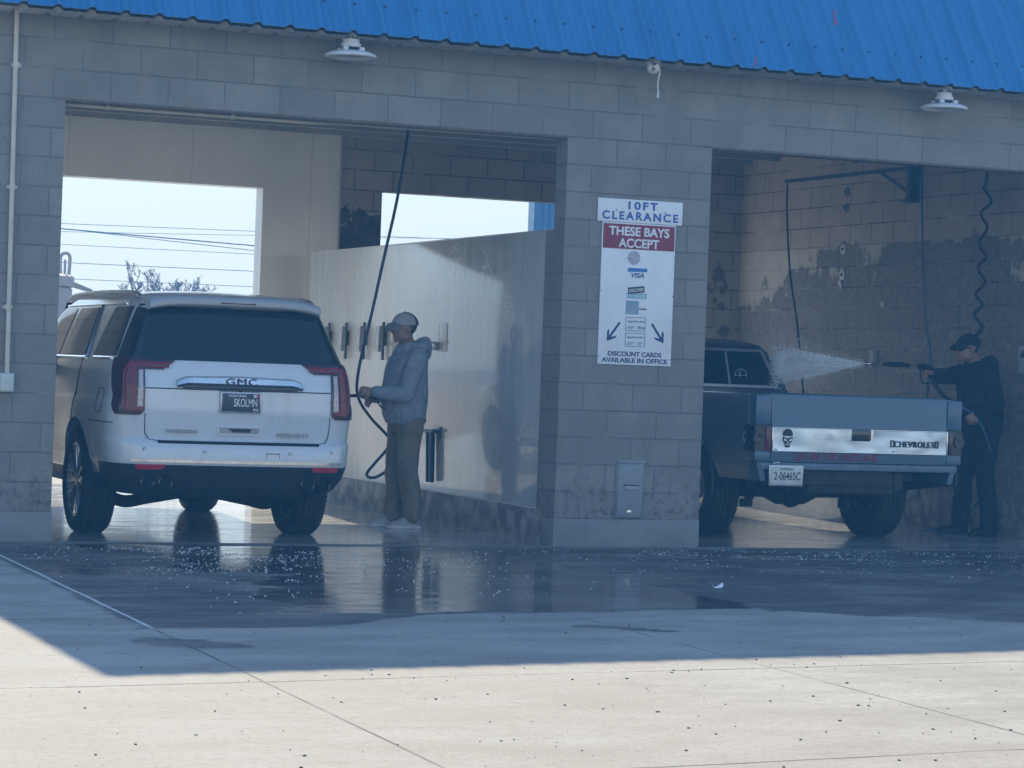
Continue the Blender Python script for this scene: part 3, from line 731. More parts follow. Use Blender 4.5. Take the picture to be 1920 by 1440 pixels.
b.prism([(-.185, .905), (.185, .905), (.165, .842), (.15, .832), (-.15, .832), (-.165, .842)], hy-.010, hy+.02, 'y'); hr = b.build('pull_recess', M_suv, suv)
b = MB(); b.prism([(-.165, .893), (.165, .893), (.15, .848), (-.15, .848)], hy-.013, hy-.0095, 'y'); b.build('recess_shade_plate', pm('recess_grey', (.30, .30, .30), rough=.4), hr)  # solid grey plate, its colour stands for the shade inside the pull
b = MB(); b.prism([(-.09, .885), (.10, .885), (.08, .858), (-.05, .858)], hy-.016, hy-.0125, 'y'); b.build('pull_lever', M_black, hr)
M_badge = pm('badge_grey', (.22, .23, .24), (.30, .31, .32), 60., .3, metal=.6)
lettering('YUKON', M_badge, suv, (-.46, ry(.46, .865)-.016, .845), (1, .03, 0), (0, 0, 1), w=.25, h=.026, bold=.03, depth=.008)
lettering('DENALI', M_badge, suv, (.43, ry(.43, .865)-.016, .833), (1, -.03, 0), (0, 0, 1), w=.25, h=.026, bold=.03, depth=.008)
# seams
b = MB()
for sg in (1, -1):
    suv_seg(b, [(s_rear(x, z), z) for x, z in ((.735, .985), (.735, .90), (.728, .83), (.70, .79), (.62, .775))], .0, .0038, sg)
    suv_seg(b, [(s, .772) for s in lin(0, s_rear(.64, .772), 8)], .0, .014, sg)
    suv_seg(b, [(s, 1.178) for s in lin(0, s_rear(.735, 1.178), 8)], .0, .0045, sg)
    suv_seg(b, [(s_side(y, .905), .905) for y in lin(.24, .82, 8)], .0, .004, sg)
    for y0 in (1.42, 2.36, 3.5): suv_seg(b, [(s_side(y0+(.04 if z > 1.3 else 0), z), z) for z in lin(.56, 1.38, 10)], .0, .0045, sg)
for sg in (-1,):
    q = [(.58+.10*math.copysign(abs(math.cos(a))**.6, math.cos(a)), 1.07+.095*math.copysign(abs(math.sin(a))**.6, math.sin(a))) for a in lin(0, 2*PI, 24)]
    suv_seg(b, [(s_side(y, z), z) for y, z in q], .0, .0035, sg)
b.tube([(x, ry(x, .69)-.001, z) for x, z in ((.21, .655), (.21, .70), (.315, .70), (.315, .655))], .003, n=5)
b.build('panel_seam', M_seam, suv)
# bumper strip, reflectors, sensors, exhaust tips
b = MB()
for sg in (1, -1): patch(b, lin(.617, .640, 2), lambda z: 0., lambda z: s_rear(.83, z), 16, .010, sg)
b.build('bumper_strip', M_chrome, suv)
for sg in (1, -1):
    b = MB(); patch(b, lin(.566, .602, 2), lambda z: s_rear(float(ip(z, (.566, .602), (.60, .575))), z), lambda z: s_rear(float(ip(z, (.566, .602), (.79, .80))), z), 6, .012, sg); b.build('reflector', M_redref, suv)
    for dx in (.70, .565):
        b = MB(); y = ry(dx, .46)
        b.lathe([(.050, .06), (.056, -.018), (.050, -.024), (.044, -.018), (.041, .06)], (sg*dx, y-.005, .462), 'y', 28, closed=True); b.lathe([(0, .05), (.043, .05)], (sg*dx, y-.005, .462), 'y', 24, 1)
        b.build('exhaust_tip', [pm('dark_chrome', (.10, .10, .105), rough=.2, metal=1.), M_seam], suv)
    for dx, dz in ((.28, .70), (.74, .715)):
        if sg > 0 and dx < .5: dx = .40
        b = MB(); y = ry(dx, dz); b.lathe([(.0, -.002), (.009, -.002), (.009, .004)], (sg*dx, y, dz), 'y', 16); b.lathe([(.0105, -.002), (.0135, -.002), (.0135, .004), (.0105, .004)], (sg*dx, y, dz), 'y', 16, 1, closed=True)
        b.build('parking_sensor', [M_white, M_seam], suv)
b = MB(); b.box(-.45, .45, .16, .26, .35, .42, bev=.02); b.box(-.06, .06, .10, .3, .37, .43, bev=.01); b.build('hitch_beam', M_dark, suv)
# running gear seen below the bumper
b = MB()
for sg in (1, -1):
    b.tube(smooth_path([(sg*.80, 1.27, .33), (sg*.60, 1.25, .25), (sg*.42, 1.22, .28), (sg*.15, 1.2, .33)], 6), [.05]*19, n=10)
    b.tube([(sg*.62, 1.45, .34), (sg*.58, 1.5, .60)], .06, n=12); b.box(sg*.52-.04, sg*.52+.04, .4, 4.6, .44, .54)
b.ball((0, 1.27, .36), (.17, .18, .13), sub=3); b.tube([(-.3, 1.3, .43), (.3, 1.3, .43)], .07)
b.box(-.50, .40, .55, 1.0, .40, .52, bev=.05); b.box(-.48, .30, .75, 1.15, .31, .45, bev=.05); b.box(-.55, .55, 1.7, 3.9, .32, .44, bev=.04); b.tube([(.70, .2, .45), (.65, 1.0, .44)], .05); b.tube([(-.70, .2, .45), (-.65, 1.0, .44)], .05)
b.box(-.45, .45, 3.9, 5.0, .26, .40, bev=.05)
b.build('undercarriage', M_dark, suv)
for ax in (1.27, 4.341):
    for sg in (-1, 1): make_wheel(suv, sg*.872, ax, .417, .28, .298, sg, 10)
for sg in (-1, 1):
    b = MB(); c = (sg*1.12, 3.35, 1.36); b.ball(c, (.12, .07, .10), sub=3); b.tube([(sg*.96, 3.4, 1.30), (sg*1.08, 3.36, 1.33)], .03); b.build('side_mirror', M_suv, suv)
b = MB(); b.prism([(3.95, 1.32), (3.98, 1.30), (3.12, 1.85), (3.09, 1.86)], -.70, .70, 'x'); b.build('windscreen', M_glass, suv)

# ------------------------------------------------------------------ blue pickup truck
TX, TY, TA = 2.785, .35, R(1.6)
trk = empty('pickup_truck', (TX, TY, 0), TA)
tag(trk, 'old blue grey pickup truck with an aluminium tailgate band parked in the right wash bay', 'pickup truck')
M_trk = paint('blue_grey_paint', (.056, .115, .178), .36, .22, (.085, .095, .11), .40)
M_trkD = paint('dark_blue_paint', (.024, .048, .088), .32, .3, (.05, .06, .08), .4)
BL = 2.60
for sg in (-1, 1):
    out = [(.88, .50), (.93, .50), (.965, .62), (.985, .80), (.987, .93), (.972, 1.0), (.955, 1.08), (.94, 1.15), (.925, 1.175), (.90, 1.185), (.84, 1.185), (.825, 1.17), (.825, 1.13), (.90, 1.10), (.93, .95), (.935, .80), (.91, .62)]
    b = MB(); ny_ = 40; rows = []
    for i in range(ny_+1):
        y = .012+(BL-.012)*i/ny_; fl = .012*math.exp(-((y-1.08)/.5)**2)
        e = 1-.02*max(0, 1-i/2)**2
        rows.append([(sg*(x*.975*e+(fl if x > .92 and z < .95 else 0)), y, z) for x, z in out]+[(sg*out[0][0]*.975*e, y, out[0][1])])
    b.grid(rows)
    for e_ in (rows[0][:-1], rows[-1][:-1]): b.add(e_, [tuple(range(len(e_)))])
    me = b.mesh(); bm = bmesh.new(); bm.from_mesh(me); bmesh.ops.remove_doubles(bm, verts=bm.verts, dist=1e-5); bmesh.ops.recalc_face_normals(bm, faces=bm.faces); bm.to_mesh(me); bm.free()
    cb = MB(); cb.lathe([(0, .70*sg), (.44, .70*sg), (.44, 1.2*sg), (0, 1.2*sg)], (0, 1.08, .42), 'x', 40)
    me = cut(me, cb.mesh()); link('bed_side', me, M_trk, trk, ang=30)
    b = MB(); a = [(sg*.978, 1.08+.452*math.cos(t_), .42+.452*math.sin(t_)) for t_ in lin(-.15, PI+.15, 28)]; b.tube(a, .008, n=8); b.build('arch_lip', M_trkD, trk)
b = MB(); b.box(-.905, .905, .02, BL, .60, .63); b.box(-.905, .905, BL-.05, BL-.004, .632, 1.16)
for sg in (-1, 1): b.box(sg*.72-.09, sg*.72+.09, .55, 1.6, .631, .86, bev=.03)
b.build('bed_floor', M_trkD, trk)
b = MB()   # tailgate: slab with a rolled top edge
pr = [(.0, .655), (-.004, .70), (-.006, .74), (-.006, .92), (-.004, .95), (.006, 1.00), (.010, 1.16), (.014, 1.182), (.026, 1.192), (.05, 1.192), (.06, 1.18), (.06, .655)]
b.prism(pr, -.812, .812, 'x'); tg = b.build('tailgate', M_trk, trk, ang=25)
b = MB(); ed = [(-.806, .742), (.806, .742), (.806, .918), (.092, .918), (.085, .912), (.085, .838), (.075, .828), (-.085, .828), (-.092, .838), (-.092, .912), (-.098, .918), (-.806, .918)]
def dents(p):
    x, y, z = p; return (x, y-.004*mnoise.noise((x*4, z*7, 1.))-.003*mnoise.noise((x*11, z*12, 5.)), z)
bm = bmesh.new(); N_ = 90
def inband(x): return not (-.095 < x < .088)
rows = []
for j in range(9):
    z = .742+.176*j/8; rows.append([dents((-.806+1.612*i/N_, -.0185, z)) for i in range(N_+1)])
b.grid(rows); q0 = rows
b.grid([[p for p in rows[0]], [(p[0], -.006, p[2]) for p in rows[0]]]); b.grid([[p for p in rows[-1]], [(p[0], -.006, p[2]) for p in rows[-1]]])
b.grid([[r[0] for r in rows], [(r[0][0], -.006, r[0][2]) for r in rows]]); b.grid([[r[-1] for r in rows], [(r[-1][0], -.006, r[-1][2]) for r in rows]])
def alu():
    m, t, bb = base('brushed_aluminium'); co = t.coord()
    n = t.noise(t.scale(co, (1., 1., 60.)), 4., 4, .6); sp = t.noise(co, 26., 5, .7)
    col = t.mix(t.ramp(n, .3, .7), (.40, .51, .64), (.54, .65, .77)); col = t.mix(t.ramp(sp, .60, .75, 0., .5), col, (.42, .42, .42))  # blue of the mirrored sky is tinted into the metal colour
    t.put(bb.inputs['Base Color'], col); bb.inputs['Metallic'].default_value = 1.
    t.put(bb.inputs['Roughness'], t.ramp(t.noise(co, 3., 4), .3, .7, .20, .36)); t.put(bb.inputs['Normal'], t.bump(n, .05, .003)); return m
M_alu = alu()
bm.free(); band = b.build('tailgate_band', M_alu, tg, fixn=True)
b = MB(); b.box(-.806, .806, -.0225, -.006, .7345, .7415, bev=.002); b.box(-.806, .806, -.0225, -.006, .9185, .9255, bev=.002)
for sg in (-1, 1): b.box(sg*.8105-.004, sg*.8105+.004, -.022, -.006, .7345, .9255, bev=.001)
b.build('band_moulding', M_chrome, band)
b = MB(); b.box(-.090, .080, -.030, -.012, .832, .926, bev=.008); lh = b.build('tailgate_latch', M_gloss, tg)
b = MB(); b.box(-.075, .062, -.036, -.029, .872, .886, bev=.003); b.box(-.075, .062, -.034, -.029, .846, .852, bev=.001); b.build('latch_lever', M_black, lh)
b = MB(); b.prism([(.083, .924), (.106, .924), (.10, .850), (.083, .838)], -.028, -.018, 'y'); b.build('latch_edge', M_chrome, lh)
# lettering and decals
M_blk = pm('black_vinyl', (.012, .013, .016), rough=.45); M_redl = pm('red_letters', (.17, .018, .035), (.24, .04, .06), 30., .6)
lettering('CHEVROLET', M_blk, band, (.50, -.024, .792), (1, 0, 0), (0, 0, 1), w=.385, h=.048, bold=.006, depth=.006, sp=1.12)
for x0 in (.275, .695):
    b = MB()
    for q in ((x0, x0+.03, .789, .795), (x0, x0+.03, .840, .846), (x0, x0+.006, .795, .840), (x0+.024, x0+.03, .795, .840)): b.box(q[0], q[1], -.027, -.020, q[2], q[3])
    b.build('badge_frame', M_blk, band)
lettering('LIFE IN THE FASTLANE', M_redl, tg, (-.22, -.007, .672), (1, 0, 0), (0, 0, 1), w=.78, h=.056, bold=.03, depth=.0015, shear=.12)
b = MB()   # skull decal: black dome, brow, eye holes left open, jaw with teeth
cx = -.675
dome = [(cx+.043*math.cos(a), .875+.040*math.sin(a)) for a in lin(-.45, PI+.45, 20)]
b.prism(dome, -.0245, -.0205, 'y')
face = [(cx-.040, .852), (cx-.020, .846), (cx, .838), (cx+.020, .846), (cx+.040, .852), (cx+.042, .835), (cx+.034, .815), (cx+.024, .803), (cx+.020, .790), (cx-.020, .790), (cx-.024, .803), (cx-.034, .815), (cx-.042, .835)]
b.prism(face, -.0245, -.0205, 'y'); b.prism([(cx-.024, .786), (cx+.024, .786), (cx+.016, .768), (cx-.016, .768)], -.0245, -.0205, 'y')
sk = b.build('skull_decal', M_blk, band, smooth=False)
b = MB()
for sg in (-1, 1): b.prism([(cx+sg*.008, .826), (cx+sg*.034, .840), (cx+sg*.032, .822), (cx+sg*.016, .816)], -.0258, -.0244, 'y')
b.prism([(cx, .815), (cx+.006, .803), (cx-.006, .803)], -.0258, -.0244, 'y')
for i in (-1, 0, 1): b.box(cx+i*.011-.003, cx+i*.011+.003, -.0258, -.0244, .792, .799)
b.build('skull_hole', M_alu, sk, smooth=False)
for x0, z0 in ((-.78, .752), (.30, .758)):
    b = MB(); b.tube([(x0-.012, -.021, z0), (x0, -.021, z0-.008), (x0+.012, -.021, z0)], .004, n=6); b.build('band_clip', M_chrome, band)
# tail lamps
for sg in (-1, 1):
    b = MB(); hp = [(sg*.826, -.008), (sg*.985, -.002), (sg*1.0, .018), (sg*1.0, .15), (sg*.826, .15)]
    b.prism([(p[0]*.975, p[1]) for p in hp], .735, .935, 'z'); tl = b.build('tail_lamp', M_gloss, trk)
    b = MB(); b.box(min(sg*.828, sg*.868), max(sg*.828, sg*.868), -.016, -.006, .742, .928, bev=.004); b.build('red_lens', M_red if sg < 0 else M_redD, tl)
    b = MB(); b.lathe([(.0, -.012), (.030, -.014), (.030, -.020), (.048, -.020), (.048, .0)], (sg*.93, .002, .84), 'y', 28); b.lathe([(.0, .006), (.028, .010), (.040, .0)], (sg*1.0, .08, .84), 'x', 24) if sg > 0 else b.lathe([(.0, -.012), (.032, -.010), (.046, .0)], (sg*1.0, .075, .84), 'x', 24)
    b.build('round_lens', pm('smoked_lens', (.018, .017, .020), (.035, .03, .034), 20., .18), tl)
    b = MB(); b.box(sg*.888-.070, sg*.888+.070, -.004, .14, .655, .734, bev=.006); b.build('corner_panel', M_trk, trk); b = MB(); b.box(sg*.888-.070, sg*.888+.070, -.002, .14, .936, 1.178, bev=.012); b.build('corner_panel', M_trk, trk)
b = MB(); b.box(-.90, .93, .002, .05, .592, .648, bev=.01); b.build('rear_sill', pm('sill_grey', (.10, .14, .19), (.14, .18, .23), 12., .5), trk)
b = MB(); b.box(-.83, .35, .06, .12, .47, .59, bev=.01); b.box(-.40, .40, .1, .5, .40, .58, bev=.03)
for sg in (-1, 1): b.box(sg*.45-.04, sg*.45+.04, .12, 4.7, .44, .58)
b.box(-.70, .70, .30, .9, .50, .59, bev=.02); b.build('chassis_frame', M_dark, trk)
b = MB(); b.prism([(.02, .49), (.85, .40), (.85, .5), (.02, .59)], .935, .945, 'x'); b.build('rear_valance', M_trkD, trk)
b = MB(); b.box(-.835, -.525, -.025, -.015, .462, .628, bev=.004); pl = b.build('licence_plate', pm('plate_frame_chrome', (.40, .41, .42), rough=.3, metal=.8), trk)
b = MB(); b.box(-.825, -.535, -.028, -.0245, .474, .616, bev=.002); b.build('plate_face', pm('plate_pale', (.52, .55, .55), (.62, .63, .62), 14., .45), pl)
lettering('2-06465C', M_blk, pl, (-.672, -.0284, .512), (1, 0, 0), (0, 0, 1), w=.235, h=.062, bold=.004)
lettering('MONTANA', pm('plate_brown', (.18, .12, .09)), pl, (-.68, -.0284, .590), (1, 0, 0), (0, 0, 1), w=.115, h=.016, bold=.01)
b = MB(); b.tube([(-.80, -.02, .632), (-.79, -.02, .645), (-.74, -.02, .648)], .006)
b.build('plate_light', M_chrome, pl)
# running gear
b = MB(); b.tube([(-.80, 1.08, .37), (-.25, 1.08, .365), (-.12, 1.08, .345), (.12, 1.08, .345), (.25, 1.08, .365), (.80, 1.08, .37)], [.045, .047, .085, .085, .047, .045], n=14)
b.lathe([(0, -.17), (.06, -.14), (.10, -.06), (.118, 0), (.10, .08), (.05, .13), (.045, .4)], (0, 1.06, .352), 'y', 24)
for sg in (-1, 1):
    b.tube([(sg*.62, .55, .50), (sg*.60, 1.08, .30), (sg*.62, 1.75, .50)], [.025, .04, .025]); b.tube([(sg*.46, 1.0, .27), (sg*.40, .8, .56)], .035, n=12); b.lathe([(0, -.03), (.055, -.03), (.055, .03), (0, .03)], (sg*.47, .98, .275), 'z', 16)
b.tube([(0, 1.4, .36), (0, 3.4, .42)], .04)
b.build('rear_axle', M_dark, trk)
b = MB(); b.prism([(-.24, .452), (-.12, .448), (-.02, .432), (-.02, .420), (-.14, .432), (-.26, .440)], .30, .34, 'y'); b.build('exhaust_bracket', M_alu, trk)
for ax, xx in ((1.08, .80), (4.05, .82)):
    for sg in (-1, 1): make_wheel(trk, sg*xx, ax, .375, .27, .20, sg, 8, plain=True)
# cab
def cabw(z): return float(ip(z, (.5, .62, .8, .95, 1.12, 1.19, 1.25, 1.40, 1.54, 1.60, 1.635, 1.652), (.90, .94, .955, .955, .935, .90, .875, .80, .735, .695, .62, .45)))
def cabr(z): return float(ip(z, (.5, 1.19, 1.25, 1.54, 1.60, 1.652), (BL+.03, BL+.03, BL+.04, BL+.15, BL+.20, BL+.36)))
def cabf(z): return float(ip(z, (.5, 1.19, 1.25, 1.60, 1.652), (4.55, 4.50, 4.45, 3.95, 3.75)))
b = MB(); rows = []
for z in sorted(set([.5, .62, .8, .95, 1.12, 1.19, 1.25, 1.54, 1.60, 1.62, 1.635, 1.645, 1.652]+[round(1.28+.04*i, 3) for i in range(7)])):
    w_, y0, y1 = cabw(z), cabr(z), cabf(z); rc = .11; h = []
    for f in lin(0, 1, 8)[:-1]: h.append((f*(w_-rc), y0+.02*f*f))
    for a in lin(0, PI/2, 8): h.append((w_-rc+rc*math.sin(a), y0+.02+rc*(1-math.cos(a))))
    for f in lin(0, 1, 6)[1:]: h.append((w_, y0+.02+rc+(y1-y0-.25-rc)*f))
    for a in lin(0, PI/2, 5)[1:]: h.append((w_-.2*(1-math.cos(a)), y1-.23+.2*math.sin(a)))
    h.append((0, y1-.01))
    rows.append([(x, y, z) for x, y in h]+[(-x, y, z) for x, y in h[1:-1][::-1]])
k = len(rows[0]); b.v = [p for r in rows for p in r]
b.f = [(i*k+j, i*k+(j+1) % k, (i+1)*k+(j+1) % k, (i+1)*k+j) for i in range(len(rows)-1) for j in range(k)]+[tuple(range(k))[::-1], tuple(range((len(rows)-1)*k, len(rows)*k))]
b.m = [0]*len(b.f); cab = b.build('cab', M_trkD, trk, ang=40)
def cby(x, z, off): return cabr(z)+.02*min(1, abs(x)/max(.1, cabw(z)-.11))**2-off
def cab_quad(mb, x0b, x1b, x0t, x1t, z0, z1, off, mi=0, th=.012, n=8):
    rows = []
    for f in lin(0, 1, n):
        z = z0+(z1-z0)*f; a, c = x0b+(x0t-x0b)*f, x1b+(x1t-x1b)*f
        rows.append([(a+(c-a)*i/n, cby(a+(c-a)*i/n, z, off), z) for i in range(n+1)])
    mb.grid(rows, mi)
    for r in (rows[0], rows[-1], [q[0] for q in rows], [q[-1] for q in rows]): mb.grid([r, [(p[0], p[1]+th, p[2]) for p in r]], mi)
ZB, ZT, XB, XT = 1.232, 1.556, .745, .635
b = MB(); cab_quad(b, -XB, XB, -XT, XT, ZB, ZT, .010); rw = b.build('rear_window', M_glass, cab)
b = MB(); fr = .020
cab_quad(b, -XB, XB, -XB+.002, XB-.002, ZB-.012, ZB+.012, .022); cab_quad(b, -XT, XT, -XT+.002, XT-.002, ZT-.014, ZT+.010, .022)
for sg in (-1, 1): cab_quad(b, sg*XB-sg*.024, sg*XB+sg*.008, sg*XT-sg*.024, sg*XT+sg*.008, ZB+.012, ZT-.014, .022)
for x in (-.24, .24): cab_quad(b, x-.010, x+.010, x-.010, x+.010, ZB+.012, ZT-.014, .022)
b.build('window_frame', pm('bright_frame', (.42, .44, .46), (.5, .52, .54), 8., .35, metal=.6), rw)
b = MB(); c0 = (.368, 1.325); M_dec = pm('white_vinyl', (.6, .6, .6))
yy = cby(c0[0], c0[1], .012)
b.tube([(c0[0]+.060*math.cos(a), yy-.06*0, c0[1]+.060*math.sin(a)) for a in lin(0, 2*PI, 32)], .0035, n=5)
b.tube([(c0[0]-.055, yy, c0[1]+.003), (c0[0]+.055, yy, c0[1]+.003)], .003, n=5)
b.tube([(c0[0]+.004, yy, c0[1]+.04), (c0[0]-.014, yy, c0[1]+.03), (c0[0]-.005, yy, c0[1]+.008), (c0[0]-.005, yy, c0[1]-.03), (c0[0]+.03, yy, c0[1]-.036)], .006, n=5)
b.build('round_sticker', M_dec, rw)
for sg in (-1, 1):
    b = MB(); b.prism([(BL+.32, 1.25), (BL+1.25, 1.25), (BL+1.05, 1.55), (BL+.42, 1.55)], sg*.84, sg*.80, 'x'); b.build('side_window', M_glass, cab)
b = MB(); b.prism([(4.3, .5), (5.35, .55), (5.40, .95), (5.32, 1.10), (4.4, 1.19), (4.3, 1.19)], -.92, .92, 'x'); me = b.mesh()
cb = MB()
for sg in (-1, 1): cb.lathe([(0, .6*sg), (.44, .6*sg), (.44, 1.2*sg), (0, 1.2*sg)], (0, 4.05, .42), 'x', 32)
link('bonnet', cut(me, cb.mesh()), M_trkD, trk, ang=30)

# ------------------------------------------------------------------ people
def limb(mb, pts, rad, n=14, k=6, ell=1.):
    """tapered rounded tube through joints; rad per joint"""
    P = smooth_path(pts, k); m = len(pts); rr = []
    for i in range(len(P)):
        t = i/k; j = min(int(t), m-2); f = t-j; f = f*f*(3-2*f); rr.append(rad[j]*(1-f)+rad[j+1]*f)
    d0 = (P[0]-P[1]).normalized(); d1 = (P[-1]-P[-2]).normalized()
    P2 = [P[0]+d0*rr[0]*.85, P[0]+d0*rr[0]*.5]+P+[P[-1]+d1*rr[-1]*.5, P[-1]+d1*rr[-1]*.85]
    R2 = [rr[0]*.35, rr[0]*.8]+rr+[rr[-1]*.8, rr[-1]*.35]
    mb.tube(P2, R2, n=n)
def rings(mb, lst, n=28, pw=2.3):
    """stack of ellipses (cx, cy, z, rx, ry) closed at both ends"""
    rows = []
    for cx, cy, z, rx, ry in lst:
        r = []
        for j in range(n):
            a = 2*PI*j/n; c, s = math.cos(a), math.sin(a)
            r.append((cx+rx*math.copysign(abs(c)**(2/pw), c), cy+ry*math.copysign(abs(s)**(2/pw), s), z))
        rows.append(r)
    o = len(mb.v); mb.v += [p for r in rows for p in r]; k = len(rows)
    fs = [(i*n+j, i*n+(j+1) % n, (i+1)*n+(j+1) % n, (i+1)*n+j) for i in range(k-1) for j in range(n)]+[tuple(range(n))[::-1], tuple(range((k-1)*n, k*n))]
    mb.f += [tuple(q+o for q in f) for f in fs]; mb.m += [0]*len(fs)
def fuse(mb, vox, it=6, fac=.5, folds=0., fs=9., seed=0., stretch=.45):
    me = evald(mb.mesh(), [('REMESH', dict(mode='VOXEL', voxel_size=vox)), ('SMOOTH', dict(factor=fac, iterations=it))])
    if folds:
        for q in me.vertices:
            c = q.co; nn = mnoise.noise((c.x*fs+seed, c.y*fs, c.z*fs*stretch+c.x*4))+.5*mnoise.noise((c.x*fs*2.3+seed, c.y*fs*2.3, c.z*fs*1.3+c.y*7))
            q.co = c+q.normal*(abs(nn)-.25)*folds
        me.update()
    return me
def hand(mb, wrist, palm_dir, out_dir, curl, sc=1., thumb_side=1):
    """palm and five separate curled fingers; palm_dir = along the hand, out_dir = back of the hand"""
    w0 = Vector(wrist); d = Vector(palm_dir).normalized(); o = Vector(out_dir); o = (o-d*o.dot(d)).normalized(); s = d.cross(o)*thumb_side
    pl = .085*sc
    for q in (-1, 0, 1): limb(mb, [w0+s*q*.012*sc, w0+d*pl*.55+s*q*.022*sc, w0+d*pl+s*q*.026*sc], [.017*sc, .0165*sc, .013*sc], n=10, k=4)
    for i, (ln, off) in enumerate(((.068, .034), (.076, .0115), (.070, -.0115), (.055, -.032))):
        p = w0+d*pl+s*off*sc; dd = d.copy(); pts = [p-d*.012]; a = curl*(1+.08*i)
        for k in range(3):
            dd = (Matrix.Rotation(-a if False else a, 3, s*-1*thumb_side*thumb_side) @ dd).normalized() if False else (dd*math.cos(a)-o*math.sin(a)).normalized()
            # bend in the plane of d and -o
            pts.append(pts[-1]+dd*ln*sc*(.45, .32, .27)[k]); o2 = o
            ang = a*(k+2); dd = (d*math.cos(ang)-o*math.sin(ang)).normalized()
        limb(mb, pts, [.0095*sc, .009*sc, .0085*sc, .0075*sc], n=8, k=4)
    t0 = w0+d*.030*sc+s*.030*sc
    limb(mb, [t0, t0+(d*.5+s*.55-o*.35).normalized()*.036*sc, t0+(d*.85+s*.25-o*.75).normalized()*.066*sc], [.013*sc, .0105*sc, .009*sc], n=8, k=4)

M_skin = pm('skin', (.34, .19, .135), (.40, .235, .17), 18., .5, .6, bump=.1, bs=200, bd=.001)
def make_person(root, P, skin, M, vox=.0062):
    """P: joints in the person's own frame, facing +Y"""
    hc = Vector(P['head']); nk = Vector(P['neck']); ch = Vector(P['chest']); pv = Vector(P['pelvis'])
    tilt = Matrix.Rotation(P.get('nod', 0.), 4, 'X') @ Matrix.Rotation(P.get('turn', 0.), 4, 'Z')
    def H(x, y, z): return hc+(tilt @ Vector((x, y, z)))
    b = MB()
    def hball(c, r, sub=3):
        bm = bmesh.new(); bmesh.ops.create_icosphere(bm, subdivisions=sub, radius=1)
        for q in bm.verts: q.co = H(c[0]+q.co.x*r[0], c[1]+q.co.y*r[1], c[2]+q.co.z*r[2])
        b.bm(bm)
    hball((0, -.012, .03), (.076, .097, .088)); hball((0, .030, -.045), (.060, .066, .070)); hball((0, .062, -.092), (.030, .026, .022))   # skull, face, chin
    hball((0, .080, .022), (.052, .018, .014)); hball((0, .098, -.022), (.012, .020, .020)); limb(b, [H(0, .085, .018), H(0, .104, -.018)], [.009, .012], n=8, k=3)
    hball((0, .082, -.058), (.024, .013, .007)); hball((0, .080, -.069), (.022, .012, .007))
    for s in (-1, 1): hball((s*.034, .070, -.020), (.020, .02, .016)); hball((s*.031, .084, .006), (.011, .008, .008)); hball((s*.078, -.008, -.005), (.010, .022, .032)); hball((s*.050, .012, -.062), (.022, .045, .035))
    limb(b, [nk-Vector((0, .02, .04)), nk+(hc-nk)*.45, H(0, -.015, -.035)], [.062, .056, .058])
    rings(b, [(pv.x, pv.y, pv.z-.10, .11, .08), (pv.x, pv.y, pv.z, .145, .10), ((pv.x+ch.x)/2, (pv.y+ch.y)/2, (pv.z+ch.z)/2, .13, .095), (ch.x, ch.y, ch.z, .155, .105), (nk.x, nk.y-.01, nk.z-.06, .13, .075), (nk.x, nk.y-.01, nk.z, .06, .055)])
    for k in 'LR':
        sh, el, wr = [Vector(P[q+k]) for q in ('sh', 'el', 'wr')]; limb(b, [sh, el, wr], [.052, .040, .027])
        hp, kn, an = [Vector(P[q+k]) for q in ('hip', 'kn', 'an')]; limb(b, [hp, kn, an, an+Vector((0, .10, -.045))], [.080, .055, .042, .032])
        hd = P['hand'+k]; hand(b, wr, hd[0], hd[1], hd[2], 1.02, hd[3])
    link('body', fuse(b, vox, 4, .45), skin, root, ang=180)
    # trousers
    b = MB()
    rings(b, [(pv.x, pv.y, pv.z-.14, .13, .115), (pv.x, pv.y-.01, pv.z-.05, .175, .150), (pv.x, pv.y, pv.z+.05, .172, .135), (pv.x, pv.y, pv.z+.13, .165, .125)])
    for k in 'LR':
        hp, kn, an = [Vector(P[q+k]) for q in ('hip', 'kn', 'an')]
        limb(b, [hp+Vector((0, -.005, .02)), (hp+kn)/2+Vector((0, .005, 0)), kn, (kn+an)/2+Vector((0, -.018, 0)), an+Vector((0, -.005, .0))], [.110, .098, .083, .080, .074])
    link('trousers', fuse(b, .010, 5, .5, .024, 8., P['seed'], .6), M['trousers'], root, ang=180)
    # hooded top
    b = MB()
    mid = (pv+ch)/2; hz = pv.z-.03
    rings(b, [(pv.x, pv.y+.01, hz-.035, .190, .150), (pv.x, pv.y+.01, hz, .205, .168), (pv.x, pv.y+.02, hz+.10, .212, .180), (mid.x, mid.y+.025, mid.z+.05, .208, .178), (ch.x, ch.y+.01, ch.z, .212, .168), (ch.x, (ch.y+nk.y)/2, (ch.z+nk.z)/2+.03, .205, .150), (nk.x, nk.y-.015, nk.z-.06, .150, .110), (nk.x, nk.y, nk.z+.015, .085, .088)], pw=2.15)
    for k in 'LR':
        sh, el, wr = [Vector(P[q+k]) for q in ('sh', 'el', 'wr')]
        limb(b, [sh+Vector((0, 0, .0)), (sh+el)/2, el, (el+wr)/2, wr-(wr-el).normalized()*.02], [.088, .080, .072, .060, .047])
    hb = P.get('hood', 1.)
    limb(b, [nk+Vector((-.115, -.02, -.02)), nk+Vector((-.085, -.115*hb, .005)), nk+Vector((0, -.160*hb, .0)), nk+Vector((.085, -.115*hb, .005)), nk+Vector((.115, -.02, -.02))], [.040, .052, .062, .052, .040])
    limb(b, [nk+Vector((0, -.10, .02)), nk+Vector((0, -.175*hb, .055*hb)), nk+Vector((0, -.185*hb, -.06))], [.05, .034, .045])
    limb(b, [nk+Vector((-.075, .045, -.01)), nk+Vector((0, .085, -.035)), nk+Vector((.075, .045, -.01))], [.032, .034, .032])
